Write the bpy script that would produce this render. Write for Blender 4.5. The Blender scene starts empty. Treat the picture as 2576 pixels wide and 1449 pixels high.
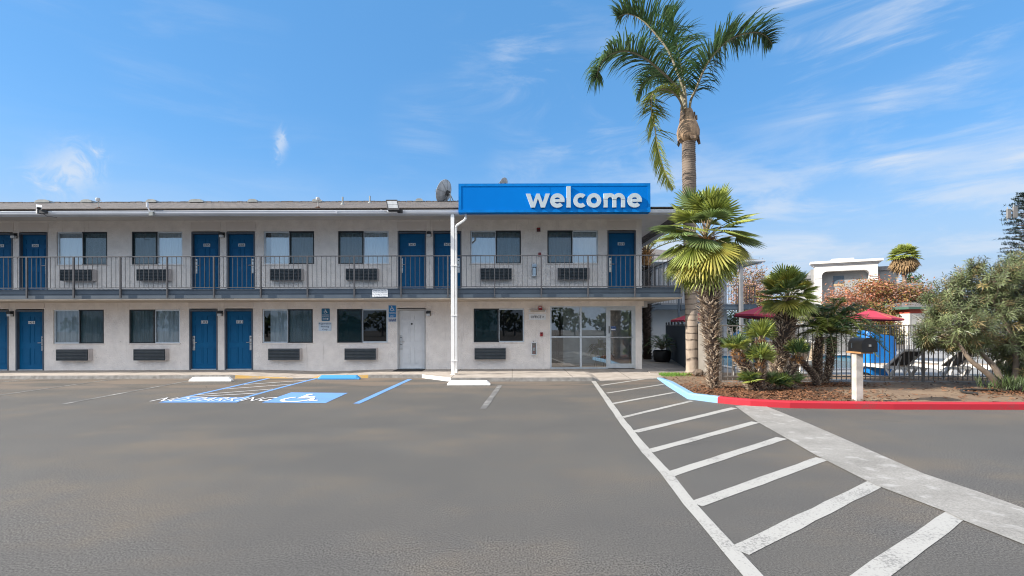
import bpy, math, random
from mathutils import Vector, Matrix, noise as mnoise
R = math.radians
scene = bpy.context.scene
col = scene.collection
rnd = random.Random(7)

# ------------------------------------------------------------------ camera
F, U0, V0, CZ = 1180.0, 1288.0, 821.0, 1.66      # focal length / principal point on a 2576 px wide frame
ROLL = 0.003
cam_d = bpy.data.cameras.new("camera"); cam = bpy.data.objects.new("camera", cam_d); col.objects.link(cam)
cam_d.sensor_width = 36.0; cam_d.lens = 36.0*F/2576.0
cam_d.shift_y = (V0-724.5)/2576.0
cam_d.clip_start = 0.1; cam_d.clip_end = 2000
ca, sa = math.cos(ROLL), math.sin(ROLL)
m3 = Matrix(((ca, sa, 0), (0, 0, -1), (-sa, ca, 0)))
cam.matrix_world = Matrix.Translation((0, 0, CZ)) @ m3.to_4x4()
scene.camera = cam

# ------------------------------------------------------------------ light
SUN_EL, SUN_AZ = 30.0, 10.8                        # sun from the left, slightly on the camera's side
sdir = Vector((-math.cos(R(SUN_EL))*math.cos(R(SUN_AZ)), -math.cos(R(SUN_EL))*math.sin(R(SUN_AZ)), math.sin(R(SUN_EL))))
sun_d = bpy.data.lights.new("sun", 'SUN'); sun_d.energy = 4.4; sun_d.angle = R(0.5); sun_d.color = (1.0, 0.93, 0.83)
sun = bpy.data.objects.new("sun", sun_d); col.objects.link(sun)
sun.rotation_euler = sdir.to_track_quat('Z', 'Y').to_euler()

world = bpy.data.worlds.new("World"); scene.world = world; world.use_nodes = True
def world_nodes():
    nt = world.node_tree; nt.nodes.clear(); N = nt.nodes.new; L = nt.links.new
    out = N('ShaderNodeOutputWorld'); bg = N('ShaderNodeBackground'); L(bg.outputs[0], out.inputs[0])
    sky = N('ShaderNodeTexSky'); sky.sky_type = 'NISHITA'; sky.sun_disc = False
    sky.sun_elevation = R(SUN_EL); sky.sun_rotation = math.atan2(sdir.x, sdir.y)
    sky.air_density = 1.0; sky.dust_density = 0.15; sky.ozone_density = 1.6
    bg.inputs[1].default_value = 0.15
    tc = N('ShaderNodeTexCoord'); sep = N('ShaderNodeSeparateXYZ'); L(tc.outputs['Generated'], sep.inputs[0])
    def math_(op, a, b=None, c=None):
        n = N('ShaderNodeMath'); n.operation = op
        for i, x in enumerate((a, b, c)):
            if x is None: continue
            if isinstance(x, (int, float)): n.inputs[i].default_value = x
            else: L(x, n.inputs[i])
        return n.outputs[0]
    zz = math_('ADD', math_('MAXIMUM', sep.outputs[2], 0.0), 0.10)
    px = math_('DIVIDE', sep.outputs[0], zz); py = math_('DIVIDE', sep.outputs[1], zz)
    cmb = N('ShaderNodeCombineXYZ'); L(px, cmb.inputs[0]); L(py, cmb.inputs[1])
    c2 = N('ShaderNodeCombineXYZ'); L(math_('ARCTAN2', sep.outputs[0], sep.outputs[1]), c2.inputs[0]); L(sep.outputs[2], c2.inputs[1])
    mp = N('ShaderNodeMapping'); L(c2.outputs[0], mp.inputs[0])
    mp.inputs['Rotation'].default_value = (0, 0, R(-20)); mp.inputs['Scale'].default_value = (1.0, 5.2, 1); mp.inputs['Location'].default_value = (1.3, 0.4, 0)
    nz = N('ShaderNodeTexNoise'); L(mp.outputs[0], nz.inputs[0]); nz.inputs['Scale'].default_value = 2.0; nz.inputs['Detail'].default_value = 9; nz.inputs['Roughness'].default_value = 0.62; nz.inputs['Distortion'].default_value = 1.1
    big = N('ShaderNodeTexNoise'); L(c2.outputs[0], big.inputs[0]); big.inputs['Scale'].default_value = 3.1; big.inputs['Detail'].default_value = 2
    a = N('ShaderNodeMapRange'); a.interpolation_type = 'SMOOTHSTEP'; L(nz.outputs[0], a.inputs[0]); a.inputs[1].default_value = 0.44; a.inputs[2].default_value = 0.74
    b = N('ShaderNodeMapRange'); b.interpolation_type = 'SMOOTHSTEP'; L(big.outputs[0], b.inputs[0]); b.inputs[1].default_value = 0.40; b.inputs[2].default_value = 0.58
    # more cirrus to the right of the view
    side = N('ShaderNodeMapRange'); L(sep.outputs[0], side.inputs[0]); side.inputs[1].default_value = -0.25; side.inputs[2].default_value = 0.45; side.inputs[3].default_value = 0.16; side.inputs[4].default_value = 0.9
    cl = math_('MULTIPLY', math_('MULTIPLY', a.outputs[0], b.outputs[0]), side.outputs[0])
    # thin veil near the horizon
    veil = N('ShaderNodeMapRange'); veil.interpolation_type = 'SMOOTHSTEP'; L(sep.outputs[2], veil.inputs[0]); veil.inputs[1].default_value = 0.34; veil.inputs[2].default_value = 0.03; veil.inputs[3].default_value = 0.0; veil.inputs[4].default_value = 1.0
    n2 = N('ShaderNodeTexNoise'); L(mp.outputs[0], n2.inputs[0]); n2.inputs['Scale'].default_value = 3.0; n2.inputs['Detail'].default_value = 8; n2.inputs['Roughness'].default_value = 0.6
    vr = N('ShaderNodeMapRange'); L(n2.outputs[0], vr.inputs[0]); vr.inputs[1].default_value = 0.35; vr.inputs[2].default_value = 0.7; vr.inputs[3].default_value = 0.93; vr.inputs[4].default_value = 1.0; vr.clamp = True
    # low lilac-white cloud bank towards the right
    m3_ = N('ShaderNodeMapping'); L(c2.outputs[0], m3_.inputs[0]); m3_.inputs['Rotation'].default_value = (0, 0, R(-9)); m3_.inputs['Scale'].default_value = (1.1, 4.6, 1); m3_.inputs['Location'].default_value = (0.35, 0.1, 0)
    n3_ = N('ShaderNodeTexNoise'); L(m3_.outputs[0], n3_.inputs[0]); n3_.inputs['Scale'].default_value = 3.4; n3_.inputs['Detail'].default_value = 10; n3_.inputs['Roughness'].default_value = 0.6; n3_.inputs['Distortion'].default_value = 0.5
    r3_ = N('ShaderNodeMapRange'); r3_.interpolation_type = 'SMOOTHSTEP'; L(n3_.outputs[0], r3_.inputs[0]); r3_.inputs[1].default_value = 0.40; r3_.inputs[2].default_value = 0.66; r3_.inputs[4].default_value = 0.62
    bd = N('ShaderNodeMapRange'); bd.interpolation_type = 'SMOOTHSTEP'; L(sep.outputs[2], bd.inputs[0]); bd.inputs[1].default_value = 0.40; bd.inputs[2].default_value = 0.20
    sd = N('ShaderNodeMapRange'); sd.interpolation_type = 'SMOOTHSTEP'; L(sep.outputs[0], sd.inputs[0]); sd.inputs[1].default_value = -0.1; sd.inputs[2].default_value = 0.35; sd.inputs[3].default_value = 0.12
    cl = math_('ADD', cl, math_('MULTIPLY', math_('MULTIPLY', r3_.outputs[0], bd.outputs[0]), sd.outputs[0]))
    # two small detached wisps
    nw = N('ShaderNodeTexNoise'); L(tc.outputs['Generated'], nw.inputs[0]); nw.inputs['Scale'].default_value = 26; nw.inputs['Detail'].default_value = 9; nw.inputs['Roughness'].default_value = 0.65; nw.inputs['Distortion'].default_value = 1.2
    for (u, v, sx, sy, k) in ((172, 428, 42, 40, 0.75), (706, 360, 13, 30, 0.6)):
        d = Vector(((u-U0)/F, 1, (V0-v)/F)).normalized(); e1 = Vector((d.y, -d.x, 0)).normalized(); e2 = e1.cross(d)
        vs = N('ShaderNodeVectorMath'); vs.operation = 'SUBTRACT'; L(tc.outputs['Generated'], vs.inputs[0]); vs.inputs[1].default_value = d
        ds = []
        for e, s in ((e1, sx), (e2, sy)):
            dt = N('ShaderNodeVectorMath'); dt.operation = 'DOT_PRODUCT'; L(vs.outputs[0], dt.inputs[0]); dt.inputs[1].default_value = e*(F/s)*1.25
            w = math_('ADD', dt.outputs['Value'], math_('MULTIPLY', math_('SUBTRACT', nw.outputs[0], 0.5), 4.2))
            ds.append(math_('MULTIPLY', w, w))
        g = math_('MULTIPLY', math_('EXPONENT', math_('MULTIPLY', math_('ADD', ds[0], ds[1]), -1.0)), k)
        dd = N('ShaderNodeVectorMath'); dd.operation = 'DOT_PRODUCT'; L(tc.outputs['Generated'], dd.inputs[0]); dd.inputs[1].default_value = d
        near = N('ShaderNodeMapRange'); L(dd.outputs['Value'], near.inputs[0]); near.inputs[1].default_value = 0.985; near.inputs[2].default_value = 0.995
        cl = math_('ADD', cl, math_('MULTIPLY', g, near.outputs[0]))
    clc = N('ShaderNodeClamp'); L(cl, clc.inputs[0]); clc.inputs[2].default_value = 0.92
    hs = N('ShaderNodeHueSaturation'); L(sky.outputs[0], hs.inputs['Color']); hs.inputs['Saturation'].default_value = 1.22; hs.inputs['Value'].default_value = 1.0
    tn = N('ShaderNodeMixRGB'); tn.blend_type = 'MULTIPLY'; tn.inputs[0].default_value = 1; L(hs.outputs[0], tn.inputs[1]); tn.inputs[2].default_value = (0.68, 0.70, 0.72, 1)
    vm = N('ShaderNodeMixRGB'); L(math_('MULTIPLY', veil.outputs[0], vr.outputs[0]), vm.inputs[0]); vm.use_clamp = False; fb = N('ShaderNodeMixRGB'); fb.inputs[0].default_value = 0.6; L(tn.outputs[0], fb.inputs[1]); fb.inputs[2].default_value = (0.44, 1.34, 2.75, 1)
    L(fb.outputs[0], vm.inputs[1]); vm.inputs[2].default_value = (1.5, 2.02, 2.75, 1)
    mx = N('ShaderNodeMixRGB'); L(clc.outputs[0], mx.inputs[0]); L(vm.outputs[0], mx.inputs[1]); mx.inputs[2].default_value = (2.35, 2.6, 2.95, 1)
    # unseen bright cloud added behind the camera to lift fill on the shaded front
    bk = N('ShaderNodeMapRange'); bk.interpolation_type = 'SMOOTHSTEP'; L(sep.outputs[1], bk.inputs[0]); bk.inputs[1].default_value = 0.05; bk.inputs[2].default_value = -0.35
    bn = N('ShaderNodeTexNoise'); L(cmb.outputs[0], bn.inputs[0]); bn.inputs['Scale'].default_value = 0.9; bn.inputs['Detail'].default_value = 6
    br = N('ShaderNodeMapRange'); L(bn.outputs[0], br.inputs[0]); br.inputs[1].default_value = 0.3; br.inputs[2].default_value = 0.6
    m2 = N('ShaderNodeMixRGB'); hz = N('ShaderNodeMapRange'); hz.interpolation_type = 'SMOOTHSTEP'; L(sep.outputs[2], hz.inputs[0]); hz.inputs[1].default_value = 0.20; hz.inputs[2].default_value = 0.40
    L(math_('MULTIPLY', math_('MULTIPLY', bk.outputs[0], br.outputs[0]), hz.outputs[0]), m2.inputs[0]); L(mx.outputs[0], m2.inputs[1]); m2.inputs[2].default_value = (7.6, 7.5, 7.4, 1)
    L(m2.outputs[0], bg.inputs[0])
world_nodes()
scene.view_settings.view_transform = 'Standard'; scene.view_settings.look = 'None'
scene.view_settings.exposure = 1.05; scene.view_settings.gamma = 1.0
scene.cycles.filter_width = 1.1
scene.cycles.max_bounces = 8; scene.cycles.transparent_max_bounces = 12

# ------------------------------------------------------------------ helpers
def unroll(u, v): return v + (u-U0)*ROLL
def W(u, v, Y): return Vector(((u-U0)*Y/F, Y, CZ+(V0-unroll(u, v))*Y/F))       # point seen at (u,v) that stands Y metres away
def G(u, v, h=0.0):
    Y = F*(CZ-h)/(unroll(u, v)-V0); return Vector(((u-U0)*Y/F, Y, h))            # ground point

ORG = {}
class MB:
    def __init__(s): s.v = []; s.f = []; s.m = []; s.mats = []; s.sm = []
    def mi(s, m):
        if m not in s.mats: s.mats.append(m)
        return s.mats.index(m)
    def poly(s, pts, m, smooth=False):
        b = len(s.v); s.v += [Vector(p) for p in pts]; s.f.append(tuple(range(b, b+len(pts)))); s.m.append(s.mi(m)); s.sm.append(smooth)
    def idx(s, verts, faces, m, smooth=False):
        b = len(s.v); s.v += [Vector(p) for p in verts]; k = s.mi(m)
        for f in faces: s.f.append(tuple(b+i for i in f)); s.m.append(k); s.sm.append(smooth)
    def box(s, x0, x1, y0, y1, z0, z1, m):
        s.idx([(x0,y0,z0),(x1,y0,z0),(x1,y1,z0),(x0,y1,z0),(x0,y0,z1),(x1,y0,z1),(x1,y1,z1),(x0,y1,z1)],
              [(0,3,2,1),(4,5,6,7),(0,1,5,4),(1,2,6,5),(2,3,7,6),(3,0,4,7)], m)
    def ob(s, c, a, b, d, m):
        c, a, b, d = Vector(c), Vector(a), Vector(b), Vector(d)
        s.idx([c-a-b-d, c+a-b-d, c+a+b-d, c-a+b-d, c-a-b+d, c+a-b+d, c+a+b+d, c-a+b+d],
              [(0,3,2,1),(4,5,6,7),(0,1,5,4),(1,2,6,5),(2,3,7,6),(3,0,4,7)], m)
    def bar(s, p, q, w, h, m, up=(0, 0, 1)):
        p, q = Vector(p), Vector(q); t = q-p; n = t.normalized(); r = n.cross(Vector(up))
        if r.length < 1e-4: r = n.cross(Vector((0, 1, 0)))
        r.normalize(); k = r.cross(n)
        s.ob((p+q)/2, t/2, r*w/2, k*h/2, m)
    def tube(s, pts, rads, n, m, smooth=True, cap=True):
        pts = [Vector(p) for p in pts]
        if not isinstance(rads, (list, tuple)): rads = [rads]*len(pts)
        V = []; prev = None
        for i, p in enumerate(pts):
            t = (pts[min(i+1, len(pts)-1)]-pts[max(i-1, 0)]).normalized()
            if prev is None:
                a = t.cross(Vector((0, 0, 1)))
                if a.length < 1e-3: a = t.cross(Vector((0, 1, 0)))
            else: a = prev - t*prev.dot(t)
            a.normalize(); prev = a; b = t.cross(a)
            for k in range(n):
                w = 2*math.pi*k/n; V.append(p+(a*math.cos(w)+b*math.sin(w))*rads[i])
        Fc = [(i*n+k, i*n+(k+1) % n, (i+1)*n+(k+1) % n, (i+1)*n+k) for i in range(len(pts)-1) for k in range(n)]
        s.idx(V, Fc, m, smooth)
        if cap:
            s.poly(V[:n][::-1], m); s.poly(V[-n:], m)
    def lathe(s, c, prof, n, m, smooth=True, ang=2*math.pi):
        c = Vector(c); V = []
        for (r, z) in prof:
            for k in range(n):
                w = ang*k/n; V.append(c+Vector((r*math.cos(w), r*math.sin(w), z)))
        s.idx(V, [(i*n+k, i*n+(k+1) % n, (i+1)*n+(k+1) % n, (i+1)*n+k) for i in range(len(prof)-1) for k in range(n)], m, smooth)
    def extr(s, outline, fn, t0, t1, m, msides=None):
        """outline: 2-D points; fn(a,b,t) -> 3-D"""
        n = len(outline)
        s.poly([fn(a, b, t0) for a, b in outline], m)
        s.poly([fn(a, b, t1) for a, b in outline][::-1], m)
        for i in range(n):
            a, b = outline[i]; c, d = outline[(i+1) % n]
            s.poly([fn(a, b, t0), fn(a, b, t1), fn(c, d, t1), fn(c, d, t0)], msides or m)
    def text(s, body, size, c, m, bold=0.0, ax=(1, 0, 0), up=(0, 0, 1), width=None, height=None, slant=0.0):
        cu = bpy.data.curves.new("t", 'FONT'); cu.body = body; cu.size = size; cu.align_x = 'CENTER'; cu.align_y = 'CENTER'
        cu.offset = bold*size; cu.resolution_u = 2; cu.fill_mode = 'FRONT'; cu.shear = slant
        o = bpy.data.objects.new("t", cu); me = bpy.data.meshes.new_from_object(o)
        if len(me.vertices):
            xs = [v.co.x for v in me.vertices]; ys = [v.co.y for v in me.vertices]
            cx, cy = (min(xs)+max(xs))/2, (min(ys)+max(ys))/2
            kx = width/(max(xs)-min(xs)) if width else 1; ky = height/(max(ys)-min(ys)) if height else (kx if width else 1)
            c, ax, up = Vector(c), Vector(ax), Vector(up)
            s.idx([c+ax*(v.co.x-cx)*kx+up*(v.co.y-cy)*ky for v in me.vertices], [tuple(p.vertices) for p in me.polygons], m)
        bpy.data.objects.remove(o); bpy.data.curves.remove(cu); bpy.data.meshes.remove(me)
    def build(s, name, parent=None, at=None, **props):
        if at is None:
            if parent is not None: at = ORG[parent.name]
            else:
                xs = [p.x for p in s.v]; ys = [p.y for p in s.v]; at = Vector(((min(xs)+max(xs))/2, (min(ys)+max(ys))/2, min(p.z for p in s.v)))
        at = Vector(at)
        me = bpy.data.meshes.new(name); me.from_pydata([p-at for p in s.v], [], s.f)
        for m in s.mats: me.materials.append(MT[m] if isinstance(m, str) else m)
        me.polygons.foreach_set('material_index', s.m); me.polygons.foreach_set('use_smooth', s.sm); me.update()
        o = bpy.data.objects.new(name, me); col.objects.link(o)
        if parent is not None: o.parent = parent; o.location = at-ORG[parent.name]
        else: o.location = at
        ORG[o.name] = at
        for k, x in props.items(): o[k] = x
        return o
def empty(name, loc, **props):
    o = bpy.data.objects.new(name, None); col.objects.link(o); o.location = loc; o.empty_display_size = 0.2
    ORG[o.name] = Vector(loc)
    for k, x in props.items(): o[k] = x
    return o
def copy_tree(o, loc=None, parent=None, rz=None, **props):
    c = o.copy(); col.objects.link(c)
    if parent is not None: c.parent = parent
    if loc is not None: c.location = loc
    if rz is not None: c.rotation_euler = (0, 0, rz)
    for ch in list(o.children): copy_tree(ch, None, c)
    for k, x in props.items(): c[k] = x
    return c

# ------------------------------------------------------------------ materials
MT = {}
def mat(name, c1, c2=None, rough=0.7, scale=4.0, metal=0.0, bump=0.0, bscale=60.0, lo=0.35, hi=0.65, stretch=(1, 1, 1), detail=6, spec=0.5, coat=0.0, isl=0.0, trans=0.0):
    m = bpy.data.materials.new(name); m.use_nodes = True; MT[name] = m
    nt = m.node_tree; N = nt.nodes.new; L = nt.links.new; p = nt.nodes['Principled BSDF']
    p.inputs['Roughness'].default_value = rough; p.inputs['Metallic'].default_value = metal
    p.inputs['Specular IOR Level'].default_value = spec; p.inputs['Coat Weight'].default_value = coat
    tc = N('ShaderNodeTexCoord'); mp = N('ShaderNodeMapping'); L(tc.outputs['Object'], mp.inputs[0]); mp.inputs['Scale'].default_value = stretch
    c2 = c2 or tuple(x*0.82 for x in c1)
    nz = N('ShaderNodeTexNoise'); L(mp.outputs[0], nz.inputs[0]); nz.inputs['Scale'].default_value = scale; nz.inputs['Detail'].default_value = detail
    mr = N('ShaderNodeMapRange'); L(nz.outputs[0], mr.inputs[0]); mr.inputs[1].default_value = lo; mr.inputs[2].default_value = hi
    mx = N('ShaderNodeMixRGB'); L(mr.outputs[0], mx.inputs[0]); mx.inputs[1].default_value = (*c1, 1); mx.inputs[2].default_value = (*c2, 1)
    colr = mx.outputs[0]
    if isl > 0:
        ge = N('ShaderNodeNewGeometry'); r2 = N('ShaderNodeMapRange'); L(ge.outputs['Random Per Island'], r2.inputs[0]); r2.inputs[3].default_value = 1-isl; r2.inputs[4].default_value = 1+isl
        mm = N('ShaderNodeMixRGB'); mm.blend_type = 'MULTIPLY'; mm.inputs[0].default_value = 1; L(colr, mm.inputs[1]); L(r2.outputs[0], mm.inputs[2]); colr = mm.outputs[0]
    L(colr, p.inputs['Base Color'])
    if bump:
        bn = N('ShaderNodeTexNoise'); L(mp.outputs[0], bn.inputs[0]); bn.inputs['Scale'].default_value = bscale; bn.inputs['Detail'].default_value = 4
        bp = N('ShaderNodeBump'); bp.inputs['Strength'].default_value = bump; bp.inputs['Distance'].default_value = 0.02; L(bn.outputs[0], bp.inputs['Height']); L(bp.outputs[0], p.inputs['Normal'])
    if trans > 0:
        tr = N('ShaderNodeBsdfTranslucent'); L(colr, tr.inputs[0]); ms = N('ShaderNodeMixShader'); ms.inputs[0].default_value = trans
        L(p.outputs[0], ms.inputs[1]); L(tr.outputs[0], ms.inputs[2]); L(ms.outputs[0], nt.nodes['Material Output'].inputs[0])
    return m
def glassm(name, refl, tint, screen=None):
    m = bpy.data.materials.new(name); m.use_nodes = True; MT[name] = m
    nt = m.node_tree; N = nt.nodes.new; L = nt.links.new; nt.nodes.remove(nt.nodes['Principled BSDF'])
    t = N('ShaderNodeBsdfTransparent'); t.inputs[0].default_value = (*tint, 1); g = N('ShaderNodeBsdfGlossy'); g.inputs['Roughness'].default_value = 0.01
    lw = N('ShaderNodeFresnel'); lw.inputs[0].default_value = 1.5; ad = N('ShaderNodeMath'); ad.operation = 'ADD'; L(lw.outputs[0], ad.inputs[0]); ad.inputs[1].default_value = refl; ad.use_clamp = True
    nz = N('ShaderNodeTexNoise'); nz.inputs['Scale'].default_value = 1.3; bp = N('ShaderNodeBump'); bp.inputs['Strength'].default_value = 0.02; L(nz.outputs[0], bp.inputs['Height']); L(bp.outputs[0], g.inputs['Normal'])
    ms = N('ShaderNodeMixShader'); L(ad.outputs[0], ms.inputs[0]); L(t.outputs[0], ms.inputs[1]); L(g.outputs[0], ms.inputs[2])
    L(ms.outputs[0], nt.nodes['Material Output'].inputs[0])
def screenm(name, c, op):
    m = bpy.data.materials.new(name); m.use_nodes = True; MT[name] = m
    nt = m.node_tree; N = nt.nodes.new; L = nt.links.new; nt.nodes.remove(nt.nodes['Principled BSDF'])
    t = N('ShaderNodeBsdfTransparent'); d = N('ShaderNodeBsdfDiffuse'); d.inputs[0].default_value = (*c, 1)
    ms = N('ShaderNodeMixShader'); ms.inputs[0].default_value = op; L(t.outputs[0], ms.inputs[1]); L(d.outputs[0], ms.inputs[2]); L(ms.outputs[0], nt.nodes['Material Output'].inputs[0])

def asphalt():
    m = bpy.data.materials.new('asphalt'); m.use_nodes = True; MT['asphalt'] = m
    nt = m.node_tree; N = nt.nodes.new; L = nt.links.new; p = nt.nodes['Principled BSDF']
    tc = N('ShaderNodeTexCoord')
    def nz(scale, detail=5, sx=1.0, sy=1.0, rough=0.55):
        mp = N('ShaderNodeMapping'); L(tc.outputs['Object'], mp.inputs[0]); mp.inputs['Scale'].default_value = (sx, sy, 1)
        n = N('ShaderNodeTexNoise'); L(mp.outputs[0], n.inputs[0]); n.inputs['Scale'].default_value = scale; n.inputs['Detail'].default_value = detail; n.inputs['Roughness'].default_value = rough; return n.outputs[0]
    def rng(x, a, b, c=0.0, d=1.0):
        r = N('ShaderNodeMapRange'); r.interpolation_type = 'SMOOTHSTEP'; L(x, r.inputs[0]); r.inputs[1].default_value = a; r.inputs[2].default_value = b; r.inputs[3].default_value = c; r.inputs[4].default_value = d; return r.outputs[0]
    def mix(f, a, b, mode='MIX'):
        x = N('ShaderNodeMixRGB'); x.blend_type = mode
        for i, q in enumerate((f, a, b)):
            if isinstance(q, (int, float)): x.inputs[i].default_value = q
            elif isinstance(q, tuple): x.inputs[i].default_value = (*q, 1)
            else: L(q, x.inputs[i])
        return x.outputs[0]
    patch = nz(0.55, 6, 0.6, 1.0, 0.62)
    c = mix(rng(patch, 0.46, 0.66, 0.0, 0.85), (0.092, 0.087, 0.080), (0.122, 0.102, 0.080))
    c = mix(rng(nz(1.1, 6), 0.3, 0.7, 0.0, 0.5), c, (0.075, 0.073, 0.071))
    # aggregate speckle, stronger in worn patches
    worn = rng(nz(0.55, 3, 0.5, 1.0), 0.38, 0.6, 0.35, 1.0)
    sp = N('ShaderNodeTexVoronoi'); L(tc.outputs['Object'], sp.inputs[0]); sp.inputs['Scale'].default_value = 75
    agg = rng(nz(70, 4, rough=0.85), 0.34, 0.66, 0.10, 2.15)
    ax = mix(worn, (1, 1, 1), agg)
    c = mix(1.0, c, ax, 'MULTIPLY')
    # lighter dusty strip and tyre scuffs by the bays
    sep = N('ShaderNodeSeparateXYZ'); L(tc.outputs['Object'], sep.inputs[0])
    bay = rng(sep.outputs[1], 11.2, 14.0)
    dust = N('ShaderNodeMath'); dust.operation = 'MULTIPLY'; L(bay, dust.inputs[0]); L(rng(nz(0.9, 7, 0.35, 1.5), 0.40, 0.62, 0, 0.95), dust.inputs[1])
    c = mix(dust.outputs[0], c, (0.165, 0.132, 0.105))
    oil = N('ShaderNodeMath'); oil.operation = 'MULTIPLY'; L(bay, oil.inputs[0]); L(rng(nz(0.8, 6, 0.45, 1.3), 0.60, 0.72, 0, 0.75), oil.inputs[1])
    c = mix(oil.outputs[0], c, (0.05, 0.046, 0.043))
    # hairline cracks
    vo = N('ShaderNodeTexVoronoi'); vo.feature = 'DISTANCE_TO_EDGE'; wv = N('ShaderNodeMixRGB'); wv.inputs[0].default_value = 0.12
    nn = N('ShaderNodeTexNoise'); L(tc.outputs['Object'], nn.inputs[0]); nn.inputs['Scale'].default_value = 3; L(tc.outputs['Object'], wv.inputs[1]); L(nn.outputs['Color'], wv.inputs[2]); L(wv.outputs[0], vo.inputs[0]); vo.inputs['Scale'].default_value = 0.42
    ck = N('ShaderNodeMath'); ck.operation = 'MULTIPLY'; L(rng(vo.outputs['Distance'], 0.0045, 0.0015), ck.inputs[0]); L(rng(nz(0.5, 2), 0.60, 0.66), ck.inputs[1])
    c = mix(ck.outputs[0], c, (0.03, 0.03, 0.03))
    L(c, p.inputs['Base Color']); p.inputs['Roughness'].default_value = 0.86; p.inputs['Specular IOR Level'].default_value = 0.25
    bp = N('ShaderNodeBump'); bp.inputs['Strength'].default_value = 0.30; bp.inputs['Distance'].default_value = 0.004; L(nz(110, 3, rough=0.7), bp.inputs['Height']); L(bp.outputs[0], p.inputs['Normal'])
asphalt()
def paintm(name, c, wear, under=(0.12, 0.118, 0.115)):
    """worn road paint: aggregate showing through"""
    m = bpy.data.materials.new(name); m.use_nodes = True; MT[name] = m
    nt = m.node_tree; N = nt.nodes.new; L = nt.links.new; p = nt.nodes['Principled BSDF']; tc = N('ShaderNodeTexCoord')
    a = N('ShaderNodeTexNoise'); L(tc.outputs['Object'], a.inputs[0]); a.inputs['Scale'].default_value = 46; a.inputs['Detail'].default_value = 6; a.inputs['Roughness'].default_value = 0.75
    b = N('ShaderNodeTexNoise'); L(tc.outputs['Object'], b.inputs[0]); b.inputs['Scale'].default_value = 2.1; b.inputs['Detail'].default_value = 3
    s = N('ShaderNodeMath'); s.operation = 'MULTIPLY_ADD'; L(b.outputs[0], s.inputs[0]); s.inputs[1].default_value = 0.5; L(a.outputs[0], s.inputs[2])
    r = N('ShaderNodeMapRange'); L(s.outputs[0], r.inputs[0]); r.inputs[1].default_value = 0.90-wear; r.inputs[2].default_value = 1.02-wear
    mx = N('ShaderNodeMixRGB'); L(r.outputs[0], mx.inputs[0]); mx.inputs[1].default_value = (*c, 1); mx.inputs[2].default_value = (*under, 1)
    L(mx.outputs[0], p.inputs['Base Color']); p.inputs['Roughness'].default_value = 0.75
    bp = N('ShaderNodeBump'); bp.inputs['Strength'].default_value = 0.35; bp.inputs['Distance'].default_value = 0.005; L(a.outputs[0], bp.inputs['Height']); L(bp.outputs[0], p.inputs['Normal'])
paintm('white_paint', (0.37, 0.36, 0.335), 0.115, (0.19, 0.185, 0.175)); paintm('faded_paint', (0.42, 0.41, 0.39), 0.30)
paintm('blue_paint', (0.125, 0.28, 0.58), 0.07); paintm('letter_paint', (0.74, 0.75, 0.77), 0.06)
paintm('red_curb', (0.40, 0.012, 0.026), 0.085, (0.20, 0.05, 0.05)); paintm('blue_curb', (0.20, 0.38, 0.58), 0.09, (0.3, 0.3, 0.3))
paintm('yellow_curb', (0.50, 0.30, 0.07), 0.14, (0.3, 0.27, 0.23)); paintm('white_curb', (0.66, 0.65, 0.62), 0.05, (0.3, 0.29, 0.27))
mat('concrete_band', (0.285, 0.272, 0.25), (0.20, 0.19, 0.172), rough=0.85, scale=1.7, detail=13, bump=0.25, bscale=70, lo=0.40, hi=0.78, stretch=(1, 1, 1))
def band_grain():
    m = MT['concrete_band']; nt = m.node_tree; N = nt.nodes.new; L = nt.links.new; p = nt.nodes['Principled BSDF']; src = p.inputs['Base Color'].links[0].from_socket; tc = N('ShaderNodeTexCoord')
    n = N('ShaderNodeTexNoise'); L(tc.outputs['Object'], n.inputs[0]); n.inputs['Scale'].default_value = 55; n.inputs['Detail'].default_value = 6; n.inputs['Roughness'].default_value = 0.8
    r = N('ShaderNodeMapRange'); L(n.outputs[0], r.inputs[0]); r.inputs[1].default_value = 0.3; r.inputs[2].default_value = 0.7; r.inputs[3].default_value = 0.55; r.inputs[4].default_value = 1.35
    mx = N('ShaderNodeMixRGB'); mx.blend_type = 'MULTIPLY'; mx.inputs[0].default_value = 1; L(src, mx.inputs[1]); L(r.outputs[0], mx.inputs[2])
    n2 = N('ShaderNodeTexNoise'); L(tc.outputs['Object'], n2.inputs[0]); n2.inputs['Scale'].default_value = 5; n2.inputs['Detail'].default_value = 8
    r2 = N('ShaderNodeMapRange'); L(n2.outputs[0], r2.inputs[0]); r2.inputs[1].default_value = 0.56; r2.inputs[2].default_value = 0.72; r2.inputs[4].default_value = 0.6
    m2 = N('ShaderNodeMixRGB'); L(r2.outputs[0], m2.inputs[0]); L(mx.outputs[0], m2.inputs[1]); m2.inputs[2].default_value = (0.44, 0.43, 0.41, 1)
    L(m2.outputs[0], p.inputs['Base Color'])
band_grain()
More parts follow.
